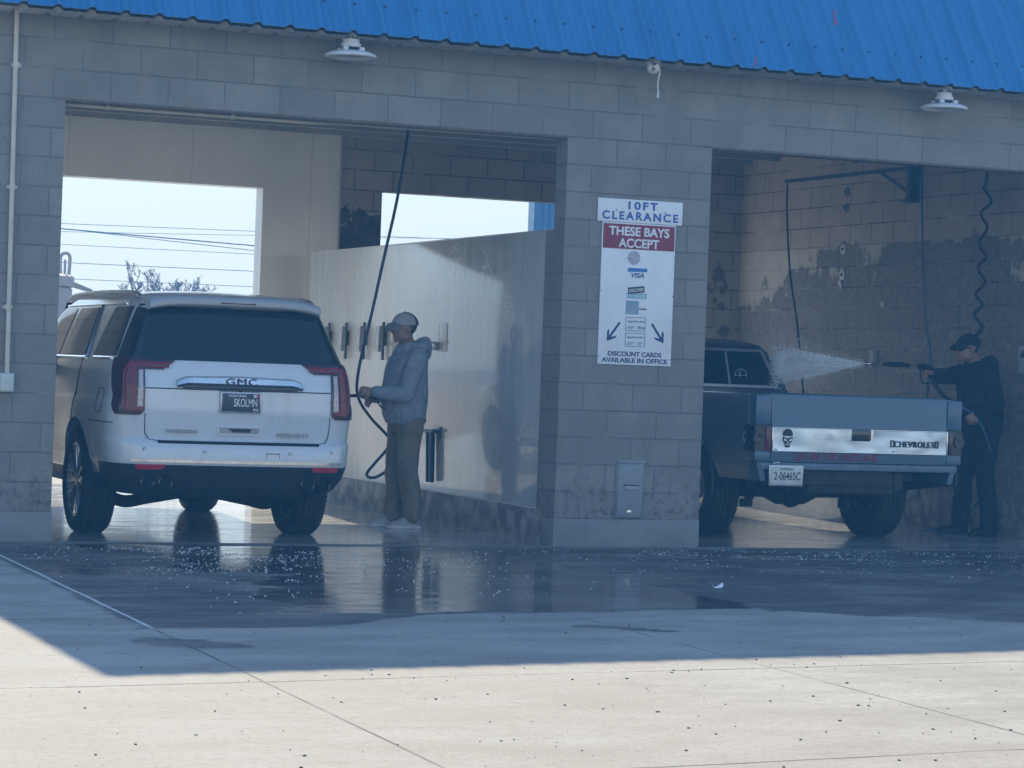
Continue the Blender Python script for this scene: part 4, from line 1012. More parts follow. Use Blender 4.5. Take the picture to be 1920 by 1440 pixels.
    limb(b, [nk+Vector((-.10, -.02, .005)), nk+Vector((-.07, .05, .0))], [.036, .032]); limb(b, [nk+Vector((.10, -.02, .005)), nk+Vector((.07, .05, .0))], [.036, .032])
    hd = link('hooded_top', fuse(b, .0095, 6, .5, .021, 8., P['seed']+3), M['top'], root, ang=180)
    b = MB(); rings(b, [(pv.x, pv.y+.008, hz-.055, .178, .140), (pv.x, pv.y+.008, hz-.045, .190, .153), (pv.x, pv.y+.01, hz-.01, .196, .158), (pv.x, pv.y+.01, hz+.0, .19, .15)], n=40, pw=2.1); b.build('waistband', M['top'], hd)
    for k in 'LR':
        el, wr = Vector(P['el'+k]), Vector(P['wr'+k]); d = (wr-el).normalized(); b = MB(); b.tube([wr-d*.055, wr-d*.035, wr-d*.0, wr+d*.008], [.046, .045, .040, .034], n=18); b.build('cuff', M['top'], hd)
    # shoes
    for k in 'LR':
        an = Vector(P['an'+k]); f = Vector(P.get('foot'+k, (0, 1, 0))).normalized(); s = Vector((f.y, -f.x, 0)); b = MB(); z0 = .0
        def Q(fy, sx, z): return Vector((an.x, an.y, 0))+f*fy+s*sx+Vector((0, 0, z))
        rows = []
        for fy, wd, ht in ((-.085, .012, .04), (-.080, .030, .09), (-.05, .040, .115), (.0, .042, .118), (.05, .042, .095), (.10, .046, .072), (.15, .045, .056), (.185, .034, .044), (.20, .014, .025)):
            rows.append([Q(fy, wd*c, .012+(ht-.012)*h_) for c, h_ in ((-1., .0), (-1.02, .35), (-.85, .75), (-.4, 1.), (.4, 1.), (.85, .75), (1.02, .35), (1., 0.))])
        b.grid(rows)
        for e_ in (rows[0], rows[-1]): b.add(e_, [tuple(range(8))])
        b.grid([[r[0], r[-1]] for r in rows])
        sh = link('shoe', fuse(b, .008, 3, .5), M['shoe'], root, ang=180)
        b = MB(); pr = [Q(fy, wd*c, 0) for c, seq in ((1, 1), (-1, -1)) for fy, wd in ((-.088, .014), (-.08, .034), (-.04, .042), (.04, .044), (.11, .049), (.16, .046), (.195, .033), (.208, .012))[::seq]]
        b.prism([(p.x, p.y) for p in pr], 0.002, .024, 'z'); b.build('sole', M['sole'], sh)
    # hair and cap
    b = MB()
    def shell(mb, zlo_f, grow, zmax=1.3, a0=0, a1=2*PI, n=32, m=12, mi=0):
        rows = []
        for j in range(m+1):
            r = []
            for i in range(n+1):
                a = a0+(a1-a0)*i/n; lo = zlo_f(a); ph = lo+(PI/2-lo)*j/m
                r.append(H(math.sin(a)*math.cos(ph)*(.076+grow), -.012+math.cos(a)*math.cos(ph)*(.097+grow), .03+math.sin(ph)*(.088+grow)))
            rows.append(r)
        mb.grid(rows, mi)
    shell(b, lambda a: -.95 if abs(a-PI) < 1.25 else -.15, .006, a0=PI-1.6, a1=PI+1.6); link('hair', b.mesh(), M['hair'], root)
    b = MB()
    shell(b, lambda a: -.02+.05*math.cos(a), .014, m=10); shell(b, lambda a: .02+.05*math.cos(a), .009, m=10)
    shell(b, lambda a: -.03+.05*math.cos(a), .017, a0=PI-.95, a1=PI+.95, m=10, mi=1)
    cp = b.build('cap', [M['cap'], M.get('cap2', M['cap'])], root, fixn=False)
    b = MB(); rows = []
    for j in range(6):
        f = j/5; r = []
        for i in range(17):
            a = -1.05+2.1*i/16
            r.append(H(math.sin(a)*(.091+.0*f)*(1-.06*f), -.012+math.cos(a)*.111+.078*f*(math.cos(a)**.7 if math.cos(a) > 0 else 0), .052-.030*f*f-.016*f-.030*abs(math.sin(a))**2*(1+.0*f)))
        rows.append(r)
    b.grid(rows); b.grid([[p+Vector((0, 0, -.004)) for p in r] for r in rows]); b.grid([rows[-1], [p+Vector((0, 0, -.004)) for p in rows[-1]]]); b.build('cap_brim', M.get('brim', M['cap']), cp, fixn=False)
    b = MB(); p = H(0, -.012, .03+.103); b.ball(p, (.009, .009, .005)); b.build('cap_button', M.get('brim', M['cap']), cp)
    if P.get('glasses'):
        b = MB()
        for s in (-1, 1):
            b.tube([H(s*.012, .098, .010), H(s*.04, .097, .014), H(s*.066, .080, .010), H(s*.062, .084, -.014), H(s*.036, .100, -.020), H(s*.014, .099, -.008)], .006, n=6); b.ball(H(s*.038, .094, -.003), (.027, .010, .017)); b.tube([H(s*.066, .08, .008), H(s*.082, .02, .010), H(s*.082, -.02, .0)], .004, n=6)
        b.build('sunglasses', M_gloss, root)

M_hood1 = pm('blue_grey_fleece', (.27, .305, .355), (.32, .355, .405), 16., .95, bump=.4, bs=260, bd=.002)
M_khaki = pm('khaki_twill', (.205, .172, .120), (.25, .21, .15), 10., .9, bump=.3, bs=300, bd=.001)
M_shoe1 = pm('grey_suede', (.36, .36, .355), (.46, .46, .45), 18., .85); M_sole1 = pm('pale_sole', (.55, .55, .54), (.65, .65, .64), 14., .8)
M_cap1 = pm('grey_mesh_cap', (.38, .39, .39), (.46, .47, .46), 30., .9, bump=.4, bs=400, bd=.001); M_capd = pm('charcoal_cap', (.035, .045, .055), (.05, .06, .07), 20., .9)
M_brim1 = pm('grey_brim', (.17, .18, .19), (.21, .22, .23), 20., .9); M_hair = pm('dark_grey_hair', (.045, .04, .038), (.08, .075, .07), 60., .8)
M_hood2 = pm('black_fleece', (.010, .012, .016), (.016, .018, .022), 16., .95, bump=.3, bs=260, bd=.002)
M_jean2 = pm('dark_denim', (.010, .013, .020), (.022, .026, .036), 20., .9, bump=.3, bs=300, bd=.001)
M_blackshoe = pm('black_leather', (.010, .010, .011), (.016, .016, .017), rough=.5)

man1 = empty('person', (-.50, 1.85, 0), PI/2)
tag(man1, 'person in blue grey hoodie, khaki trousers and grey cap beside the white vehicle', 'person')
make_person(man1, dict(seed=1., head=(-.01, .078, 1.598), nod=-.06, turn=.10, neck=(0, .03, 1.455), chest=(0, .03, 1.22), pelvis=(0, .03, .92), hood=.86,
    shL=(-.185, .01, 1.375), elL=(-.235, .13, 1.085), wrL=(-.17, .375, 1.085), shR=(.185, .01, 1.375), elR=(.24, .06, 1.10), wrR=(.08, .27, 1.03),
    hipL=(-.095, .02, .86), knL=(-.11, .035, .48), anL=(-.10, -.005, .085), hipR=(.095, .02, .86), knR=(.115, .065, .48), anR=(.115, .075, .085), footL=(-.04, 1, 0), footR=(.06, 1, 0),
    handL=((.25, 1, .05), (-1, .2, .25), .62, -1), handR=((-.3, .9, -.1), (.8, .3, .5), .7, 1)), M_skin,
    dict(trousers=M_khaki, top=M_hood1, shoe=M_shoe1, sole=M_sole1, hair=M_hair, cap=M_cap1, cap2=M_capd, brim=M_brim1))
man2 = empty('person', (4.82, 1.75, 0), PI/2)
tag(man2, 'person in black hoodie, dark cap and sunglasses spraying water into the pickup truck bed', 'person')
make_person(man2, dict(seed=11., head=(0, .185, 1.632), nod=-.02, turn=.05, neck=(0, .09, 1.495), chest=(0, .045, 1.27), pelvis=(0, .0, .96), hood=1.0, glasses=True,
    shL=(-.19, .07, 1.41), elL=(-.25, .03, 1.14), wrL=(-.20, .19, 1.07), shR=(.18, .09, 1.41), elR=(.16, .33, 1.38), wrR=(.06, .50, 1.405),
    hipL=(-.10, .0, .90), knL=(-.12, .03, .50), anL=(-.12, -.02, .085), hipR=(.10, .0, .90), knR=(.12, .10, .50), anR=(.12, .13, .085), footL=(-.1, 1, 0), footR=(.1, 1, 0),
    handL=((.2, .55, -.5), (-.8, .4, .3), .75, -1), handR=((-.1, 1, .1), (.3, -.1, 1), .75, 1)), M_skin,
    dict(trousers=M_jean2, top=M_hood2, shoe=M_blackshoe, sole=M_blackshoe, hair=M_hair, cap=M_hood2))

# ------------------------------------------------------------------ hoses and spray guns
M_hose = pm('dark_blue_hose', (.018, .030, .075), (.026, .042, .10), 30., .4)
M_hose2 = pm('steel_blue_hose', (.05, .10, .18), (.07, .13, .22), 30., .45); M_bhose = pm('black_hose', (.014, .018, .024), (.022, .026, .032), 30., .5)
h1 = empty('pressure_hose', (-.50, 1.9, 0)); tag(h1, 'long dark blue hose hanging from the left bay ceiling behind the khaki trousers', 'hose')
def loc(o, pts): return [Vector(p)-o.location for p in pts]
b = MB()
path = [(-.45, 2.15, 3.66), (-.505, 2.12, 3.18), (-.580, 2.10, 2.658), (-.690, 2.08, 2.135), (-.780, 2.06, 1.702), (-.850, 2.05, 1.398), (-.885, 2.05, 1.14), (-.855, 2.05, 1.0), (-.752, 2.05, .865), (-.629, 2.06, .752), (-.57, 2.06, .68), (-.625, 2.05, .60), (-.717, 2.04, .500), (-.778, 2.03, .425), (-.765, 2.02, .392), (-.70, 2.01, .398), (-.60, 2.0, .47), (-.50, 2.02, .62), (-.52, 2.02, .85), (-.66, 1.97, .985), (-.74, 1.93, 1.03)]
b.tube(smooth_path(loc(h1, path), 8), .0125, n=10); b.build('hose', M_hose, h1)
b = MB(); b.tube(loc(h1, [(-.74, 1.93, 1.03), (-.80, 1.90, 1.046), (-.95, 1.775, 1.052)]), .018, n=10); b.tube(loc(h1, [(-.95, 1.775, 1.052), (-1.20, 1.72, 1.035), (-1.62, 1.70, .99)]), .013, n=10)
b.build('spray_wand', M_black, h1)
b = MB(); b.tube(smooth_path(loc(h1, [(-.80, 1.80, 1.03), (-.78, 1.80, .985), (-.74, 1.81, .955), (-.695, 1.82, .950), (-.675, 1.83, .985), (-.68, 1.84, 1.03)]), 6), .0065, n=8); b.build('trigger_guard', M_black, h1)

h2 = empty('pressure_hose', (4.2, 1.85, 0)); tag(h2, 'black spray gun and blue hose held by the person in the black hoodie', 'hose')
b = MB(); a = (4.30, 1.82, 1.452)
b.tube(loc(h2, [(4.335, 1.82, 1.436), (4.30, 1.82, 1.448), (4.22, 1.80, 1.458), (4.175, 1.79, 1.462)]), [.020, .030, .030, .022], n=12)
b.tube(loc(h2, [(4.32, 1.82, 1.43), (4.345, 1.82, 1.34), (4.36, 1.82, 1.30)]), .018, n=10); b.build('gun_body', M_black, h2)
b = MB(); b.tube(loc(h2, [(4.18, 1.79, 1.462), (3.64, 1.73, 1.466)]), .008, n=8); b.lathe([(0, -.02), (.011, -.02), (.013, .02), (0, .03)], tuple(loc(h2, [(3.635, 1.73, 1.466)])[0]), 'x', 12); b.build('lance', M_chrome, h2)
b = MB(); b.tube(loc(h2, [(4.08, 1.78, 1.466), (4.06, 1.777, 1.466), (3.98, 1.768, 1.468), (3.86, 1.755, 1.468), (3.79, 1.747, 1.466)]), [.012, .021, .024, .022, .013], n=10); b.build('lance_sleeve', M_black, h2)
b = MB(); b.tube(smooth_path(loc(h2, [(4.20, 1.80, 1.44), (4.205, 1.80, 1.37), (4.23, 1.80, 1.315), (4.29, 1.81, 1.318), (4.345, 1.82, 1.33)]), 6), .007, n=8); b.build('trigger_guard', M_black, h2)
b = MB(); b.tube(smooth_path(loc(h2, [(4.36, 1.82, 1.30), (4.43, 1.75, 1.20), (4.52, 1.62, 1.12), (4.60, 1.56, 1.06), (4.68, 1.54, .96), (4.76, 1.55, .80), (4.83, 1.60, .60), (4.87, 1.9, .25), (4.80, 2.3, .03), (4.45, 2.75, .02), (4.56, 2.40, .6), (4.60, 2.30, 1.5), (4.60, 2.40, 1.88), (4.60, 2.50, 2.6), (4.60, 2.56, 3.25), (4.60, 2.57, 3.62)]), 8), .011, n=10); b.build('hose', M_hose2, h2)
b = MB(); b.tube(loc(h2, [(4.355, 1.815, 1.31), (4.42, 1.77, 1.215), (4.47, 1.70, 1.16)]), .019, n=10); b.build('hose_sleeve', M_black, h2)

# ------------------------------------------------------------------ things on the bay walls
M_steel = pm('wet_steel', (.30, .30, .30), (.42, .42, .41), 12., .28, .5, metal=.8); M_bluesteel = pm('blue_painted_steel', (.035, .06, .10), (.05, .08, .13), 12., .5)
clamps = []
for i, y in enumerate((5.644, 5.138, 4.621, 4.095)):
    if i == 0:
        m = empty('mat_clamp', (.066, y, 1.545)); mm = m
        b = MB(); b.prism([(-.050, .105), (.050, .105), (.030, -.125), (-.030, -.125)], -.078, -.066, 'x'); b.prism([(-.050, .105), (-.042, .105), (-.024, -.125), (-.030, -.125)], -.066, -.040, 'x'); b.build('clamp_plate', M_steel, m)
        b = MB(); b.box(-.034, -.012, -.016, .016, -.20, .14, bev=.004); b.box(-.012, -.001, -.03, .03, -.07, .06); b.box(-.070, -.030, -.012, .012, -.06, -.03); b.build('clamp_bar', pm('dark_steel', (.12, .12, .12), (.17, .17, .165), 14., .45, metal=.6), m)
    else:
        m = mm.copy(); COL.objects.link(m); m.location = (.066, y, 1.545)
        for c in mm.children: q = c.copy(); COL.objects.link(q); q.parent = m
    tag(m, ('steel floor mat clamp half hidden behind the white vehicle, deepest in the left bay', 'steel floor mat clamp clear on the white panel, next to the white vehicle', 'steel floor mat clamp crossed by the hanging blue hose', "steel floor mat clamp behind the grey cap's brim")[i], 'mat clamp', 'mat clamps on the white partition')
hb = empty('hose_bracket', (.066, 2.68, 1.53)); tag(hb, 'small steel hook bracket high on the wet white partition beside the grey cap', 'bracket')
b = MB(); b.box(-.006, -.001, -.14, .06, -.10, .14, bev=.002); b.build('back_plate', pm('whitish_steel', (.66, .66, .65), (.74, .74, .73), 10., .2), hb)
b = MB(); b.box(-.09, -.006, .02, .045, -.03, -.02); b.tube([(-.02, .03, -.025), (-.085, .03, -.025), (-.10, .03, .0)], .010); b.box(-.06, -.01, .03, .07, -.09, -.03, bev=.004); b.build('hook', M_steel, hb)
wp = empty('wand_holder', (.066, 2.70, .75)); tag(wp, 'tall dark blue steel wand holder with a flat top, fixed low on the white partition', 'wand holder')
b = MB(); b.box(-.075, -.002, -.09, .16, -.005, .020, bev=.003); b.box(-.012, -.001, -.10, -.07, -.05, .05); b.build('top_plate', M_bluesteel, wp)
b = MB(); b.prism([(-.03, -.006), (.09, -.006), (.05, -.42), (-.045, -.42)], -.055, -.030, 'x'); b.prism([(-.03, -.006), (-.018, -.006), (-.032, -.42), (-.045, -.42)], -.070, -.030, 'x'); b.prism([(.078, -.006), (.09, -.006), (.05, -.42), (.038, -.42)], -.070, -.030, 'x'); b.build('holder_channel', M_bluesteel, wp)

bm_ = empty('swing_boom', (5.012, 3.05, 3.1)); tag(bm_, 'blue grey steel swing boom bracketed high on the painted block wall of the right bay', 'boom')
b = MB(); b.box(-.085, -.02, .25, .33, -.06, .40, bev=.006); b.box(-.02, -.001, .22, .36, -.08, .42); b.build('pivot_post', M_bluesteel, bm_)
b = MB(); b.tube([(-.05, .29, .232), (-.262, 2.36, .205)], .024, n=4); b.build('boom_arm', M_bluesteel, bm_)
b = MB(); b.tube([(-.055, .31, .0), (-.098, .78, .215)], .016, n=4); b.build('brace', M_bluesteel, bm_)
b = MB(); b.box(-.11, -.001, .20, .38, -.095, -.065, bev=.008); b.build('pivot_cap', M_bluesteel, bm_)
hh = MB(); hh.tube(smooth_path([(4.75, 5.38, 3.28), (4.75, 5.37, 3.0), (4.75, 5.26, 2.4), (4.75, 5.08, 1.9), (4.75, 4.98, 1.55), (4.74, 4.8, 1.0), (4.7, 4.3, .5)], 8), .011, n=8)
tag(hh.build('boom_hose', M_bhose), 'black hose hanging from the free end of the swing boom', 'hose')
pts = [(4.92, 2.0, 3.62)]+[(4.92, y, z) for y, z in ((1.988, 3.214), (2.0, 3.011), (1.931, 2.889), (2.063, 2.79), (1.95, 2.653), (2.061, 2.515), (1.951, 2.417), (2.064, 2.301), (1.969, 2.18), (2.093, 2.087), (1.991, 1.991), (2.088, 1.896), (1.993, 1.777), (2.02, 1.70))]
P = smooth_path(pts, 8)
b = MB(); b.tube([p+Vector((.05*math.sin(i*.39+.8) if i > 12 else 0, 0, 0)) for i, p in enumerate(P)], .013, n=8)
tag(b.build('coiled_hose', M_bhose), 'thin wavy coiled air hose hanging above the dark cap', 'hose')
for i, (y, z, r, m, lb) in enumerate(((4.62, 3.173, .048, 'd', 'topmost dull grey disc fixing high on the painted block wall'), (4.63, 3.015, .048, 'd', 'dull grey disc fixing just below the topmost one on the block wall'),
        (4.652, 2.611, .050, 'w', 'white disc fixing at the top edge of the peeled dark patch'), (4.654, 2.359, .055, 'w', 'white disc fixing with a drip below it inside the peeled dark patch'), (3.863, 2.061, .026, 'w', 'smallest pale disc fixing alone in the middle of the dark wall'))):
    d = empty('wall_disc', (5.012, y, z)); tag(d, lb, 'wall fixing', 'disc fixings on the right bay wall')
    mt = M_white if m == 'w' else pm('grey_disc', (.19, .18, .17), (.24, .225, .21), 12., .7)
    b = MB(); b.lathe([(0, -.016), (r*.8, -.016), (r, -.008), (r, -.001)], axis='x', n=24); b.build('disc', mt, d)
    b = MB(); b.box(-.020, -.014, -r*.45, r*.45, -r*.16, r*.16, bev=.001); b.box(-.020, -.014, -r*.12, r*.12, -r*.4, r*.4, bev=.001); b.build('slot', M_black, d)
    if i == 3:
        b = MB(); b.ball((-.012, .03, -.075), (.012, .03, .03)); b.box(-.02, -.004, -.002, .016, -.15, -.08); b.build('fitting', mt, d)
b = MB(); b.prism([(3.94, 1.62), (4.02, 1.62), (4.02, 1.50), (3.995, 1.44), (3.96, 1.50), (3.94, 1.50)], 4.975, 5.0115, 'x'); tag(b.build('wall_hook_plate', pm('worn_white', (.36, .35, .33), (.48, .47, .44), 30., .7)), 'worn pale hook plate on the dark wall behind the spray lance', 'hook plate')
pl = empty('wall_notice', (5.012, 1.44, 1.55)); tag(pl, 'small pale notice on the dark wall at the far right edge', 'sign')
b = MB(); b.box(-.012, -.001, -.09, .06, -.12, .12, bev=.002); b.build('notice_board', pm('pale_grey', (.42, .43, .44), (.48, .49, .5), 20., .6), pl)
b = MB(); b.prism([(.04, .02), (-.06, .02), (-.01, .09)], -.016, -.011, 'x'); b.build('notice_mark', M_blk, pl)
cw = MB(); cw.tube(smooth_path([(1.5, .9, 3.64), (1.62, .85, 3.45), (1.75, .8, 3.42), (1.9, .9, 3.55), (2.1, 1., 3.56)], 6), .006, n=6); cw.tube(smooth_path([(1.55, .92, 3.64), (1.7, .9, 3.5), (2.0, .9, 3.53), (2.3, .95, 3.6)], 6), .005, n=6)
tag(cw.build('loose_cable', M_bhose), 'loose dark cables looped under the ceiling of the right bay', 'cable')

# ------------------------------------------------------------------ front wall fittings
def eave_light(x, y, z, label):
    o = empty('eave_light', (x, y, z)); tag(o, label, 'light', 'white disc lights hung under the eave')
    b = MB(); b.lathe([(0, .014), (.145, .014), (.158, -.006), (.178, -.012), (.186, -.004), (.180, .010), (.135, .030), (.07, .038), (0, .038)], n=40); b.build('reflector', M_lampw, o)
    b = MB(); b.lathe([(0, .0085), (.145, .0085)], n=40); b.build('diffuser', M_lampd, o)
    b = MB(); b.lathe([(.058, .036), (.058, .062), (.072, .065), (.072, .088), (.060, .092), (.060, .118), (.035, .128), (.02, .13), (.02, .15), (0, .15)], n=32)
    for k in range(4):
        a = PI/4+k*PI/2; b.box(.085*math.cos(a)-.018, .085*math.cos(a)+.018, .085*math.sin(a)-.018, .085*math.sin(a)+.018, .034, .060, bev=.004)
    b.build('driver_housing', M_lampw, o)
    b = MB(); b.lathe([(.0585, .040), (.0605, .050), (.0585, .060)], n=24); b.build('housing_gap', M_seam, o)
    b = MB(); b.tube([(0, 0, .148), (0, 0, .175)], .006, n=8); b.tube([(0, 0, .175), (-.006, .0, .178)], .004, n=6); b.tube(smooth_path([(-.04, .01, .11), (-.07, .02, .14), (-.085, .04, .165)], 5), .004, n=6); b.build('hanger', M_lampw, o)
M_lampw = pm('lamp_white', (.60, .61, .62), (.66, .67, .68), 12., .4); M_lampd = pm('lamp_diffuser', (.40, .42, .44), (.44, .46, .48), 8., .35)
eave_light(-1.80, -.235, 3.477, 'round white disc light hung under the eave above the white vehicle')
eave_light(3.085, -.235, 3.463, 'round white disc light hung under the eave above the pickup truck')
sc = empty('security_camera', (.565, -.24, 3.595), R(-22)); tag(sc, 'white twin lens dome security camera under the blue roof edge', 'security camera')
b = MB(); b.lathe([(0, .045), (.055, .045), (.058, .01), (.052, 0)], n=28); b.ball((0, -.008, -.012), (.050, .050, .052), sub=3); b.build('camera_dome', M_lampw, sc)
b = MB(); b.lathe([(0, -.056), (.015, -.056), (.016, -.048), (.016, -.02)], (0, -.006, .008), 'y', 20); b.lathe([(0, -.054), (.015, -.054), (.016, -.046), (.016, -.02)], (0, -.004, -.028), 'y', 20); b.build('lens', M_gloss, sc)
b = MB(); b.tube(smooth_path([(.045, .02, .04), (.05, .02, -.05), (.04, .02, -.12), (.045, .02, -.20)], 6), .006, n=6); b.tube([(.045, .02, -.19), (.043, .02, -.235)], .009, n=8); b.tube(smooth_path([(.03, .02, .0), (.055, .03, -.03), (.04, .03, -.09), (.06, .03, -.05)], 5), .004, n=6); b.build('cable', M_lampw, sc)
cd = empty('conduit_pipe', (-4.12, 0, 0)); tag(cd, 'cream conduit pipe running down the block pier at the far left', 'pipe')
b = MB(); b.tube([(-.012, -.024, 3.63), (.008, -.024, 1.14)], .017, n=12); b.build('pipe', M_pipe, cd)
b = MB()
for z in (3.25, 2.42, 1.6): b.box(-.035, .035, -.012, -.001, z-.012, z+.012, bev=.002); b.lathe([(.018, -.02), (.022, -.02), (.022, .02), (.018, .02)], (.0, -.024, z), 'z', 14, closed=True)
b.build('pipe_strap', M_pipe, cd)
b = MB(); b.box(-.045, .055, -.055, -.001, 1.02, 1.15, bev=.008); jb = b.build('junction_box', pm('grey_green_box', (.42, .47, .44), (.48, .53, .50), 10., .6), cd)
b = MB(); b.box(-.035, .045, -.061, -.054, 1.03, 1.14, bev=.003); b.box(-.012, .022, -.066, -.060, 1.05, 1.08); b.box(-.012, .022, -.066, -.060, 1.09, 1.12); b.build('socket_cover', pm('pale_cover', (.5, .55, .52)), jb)
mb_ = empty('meter_box', (.607, 0, .2)); tag(mb_, 'grey metal meter box with a slotted door low on the block pillar', 'meter box')
M_mbox = pm('grey_metal', (.20, .225, .25), (.24, .265, .29), 6., .45, bump=.1, bs=14)
b = MB(); b.box(-.116, .110, -.014, -.001, .015, .43, bev=.003); b.box(-.106, .122, -.020, -.010, .425, .452, bev=.004); b.build('box_frame', M_mbox, mb_)
b = MB(); b.box(-.106, .090, -.026, -.0145, .021, .420, bev=.006); dr = b.build('box_door', M_mbox, mb_)
b = MB(); b.prism([(-.055, .258), (.065, .258), (.060, .240), (.052, .234), (-.038, .234), (-.048, .242)], -.034, -.026, 'y'); b.build('handle_lip', pm('light_grey_metal', (.30, .33, .36)), dr)
b = MB(); b.prism([(-.065, .266), (.068, .266), (.066, .2585), (-.06, .2585)], -.0275, -.0255, 'y'); b.build('handle_slot', M_seam, dr)
b = MB(); b.lathe([(0, -.036), (.008, -.036), (.010, -.028), (.018, -.027), (.020, -.024)], (-.005, 0, .058), 'y', 20); b.build('lock', M_chrome, dr)

M_signw = pm('sign_white', (.74, .77, .80), (.79, .82, .85), 5., .4); M_sign_blue = pm('sign_blue', (.035, .10, .36), rough=.5); M_navy = pm('sign_navy', (.018, .035, .14), rough=.5)
M_crim = pm('sign_crimson', (.23, .022, .055), (.25, .03, .06), rough=.5)
s1 = empty('clearance_sign', (.612, 0, 2.52)); tag(s1, 'small white sign with blue letters reading 10FT CLEARANCE at the top of the pillar', 'sign')
b = MB(); b.box(-.351, .351, -.012, -.001, -.084, .090, bev=.002); b.build('sign_board', M_signw, s1)
X, Z = (1, 0, 0), (0, 0, 1)
lettering('10FT', M_sign_blue, s1, (.02, -.0125, .018), X, Z, w=.245, h=.058, bold=.03, sp=1.3)
lettering('CLEARANCE', M_sign_blue, s1, (.0, -.0125, -.062), X, Z, w=.63, h=.060, bold=.03, sp=1.35)
b = MB()
for x in (-.20, .205): b.ball((x, -.013, .005), .006, sub=1)
b.build('screw', M_black, s1)
s2 = empty('payment_sign', (.607, 0, 1.367)); tag(s2, 'tall white sign headed THESE BAYS ACCEPT with card logos and two arrows on the pillar', 'sign')
b = MB(); b.box(-.304, .304, -.011, -.001, 0, 1.066, bev=.002); b.build('sign_board', M_signw, s2)
b = MB(); b.box(-.296, .296, -.013, -.0105, .870, 1.056); b.build('header_panel', M_crim, s2, smooth=False)
M_letw = pm('letter_white', (.68, .71, .74), rough=.5)
yl = -.0135
lettering('THESE BAYS', M_letw, s2, (.0, yl, .972), X, Z, w=.50, h=.066, bold=.027)
lettering('ACCEPT', M_letw, s2, (.0, yl, .884), X, Z, w=.335, h=.066, bold=.027)
yl = -.0113
lettering('DISCOUNT CARDS', M_navy, s2, (.0, yl, .066), X, Z, w=.445, h=.034, bold=.025)
lettering('AVAILABLE IN OFFICE', M_navy, s2, (.0, yl, .018), X, Z, w=.545, h=.034, bold=.025)
for sg in (-1, 1):
    b = MB(); cxx = .178*sg; d = Vector((sg*.50, 0, -.86)).normalized(); p = Vector((-d.z, 0, d.x)); A = Vector((cxx+(-.045*sg), 0, .317)); T = Vector((cxx+.055*sg, 0, .178))
    d = (T-A).normalized(); p = Vector((-d.z, 0, d.x)); w_ = .008
    b.prism([(q.x, q.z) for q in (A+p*w_, T-d*.02+p*w_, T-d*.02-p*w_, A-p*w_)], yl-.0022, yl, 'y')
    for s in (-1, 1):
        e_ = T-d*.06+p*s*.042; f = e_-d*.0+p*s*.0; b.prism([(q.x, q.z) for q in (T+d*.004, T-d*.03, e_-d*.018, e_+d*.004)][::s], yl-.0026-.0003*s, yl, 'y')
    b.build('arrow', M_navy, s2, smooth=False)
def disc(c, r, mt, name='logo', y0=yl-.002):
    b = MB(); b.prism([(c[0]+r*math.cos(a), c[1]+r*math.sin(a)) for a in lin(0, 2*PI, 28)[:-1]], y0, yl, 'y'); return b.build(name, mt, s2, smooth=False)
def rect(x0, x1, z0, z1, mt, par, y0=-.0015, name='logo', rot=0.):
    c, s = math.cos(rot), math.sin(rot); mx, mz = (x0+x1)/2, (z0+z1)/2
    q = [(mx+(a-mx)*c-(e-mz)*s, mz+(a-mx)*s+(e-mz)*c) for a, e in ((x0, z0), (x1, z0), (x1, z1), (x0, z1))]
    b = MB(); b.prism(q, yl+y0, yl, 'y'); return b.build(name, mt, par, smooth=False)
M_fade = pm('faded_mauve', (.37, .36, .42), rough=.5); M_fade2 = pm('faded_white', (.50, .51, .55), rough=.5); M_vb = pm('logo_blue', (.04, .17, .46), rough=.5); M_vn = pm('logo_navy', (.06, .12, .28), rough=.5)
M_teal = pm('faded_teal', (.26, .45, .50), rough=.5); M_ax = pm('faded_blue', (.22, .34, .44), rough=.5); M_dk = pm('logo_dark', (.03, .035, .04), rough=.5); M_ln = pm('thin_navy', (.12, .18, .34), rough=.5)
q = disc((-.036, .806), .052, M_fade); lettering('Master', M_fade2, q, (-.036, yl-.0022, .794), X, Z, w=.088, h=.024, bold=.02)
q = rect(-.083, .078, .702, .730, M_vb, s2); lettering('VISA', M_vn, q, (.0, yl-.001, .659), X, Z, w=.105, h=.036, bold=.02, shear=.25)
q = rect(-.085, .083, .500, .542, M_teal, s2, -.0012); rect(-.075, .06, .541, .590, M_dk, q, -.0032, rot=.13); lettering('DISCOVER', M_letw, q, (-.006, yl-.0034, .553), (math.cos(.13), 0, math.sin(.13)), (-math.sin(.13), 0, math.cos(.13)), w=.118, h=.024, bold=.01); lettering('NOVUS', M_letw, q, (.02, yl-.0014, .510), X, Z, w=.09, h=.018)
q = rect(-.089, .018, .381, .484, M_ax, s2); lettering('AMERICAN', M_fade2, q, (-.035, yl-.0017, .436), X, Z, w=.085, h=.013); lettering('EXPRESS', M_fade2, q, (-.035, yl-.0017, .416), X, Z, w=.075, h=.013); lettering('Cards', M_dk, q, (.052, yl-.001, .418), X, Z, w=.058, h=.016, bold=.03)
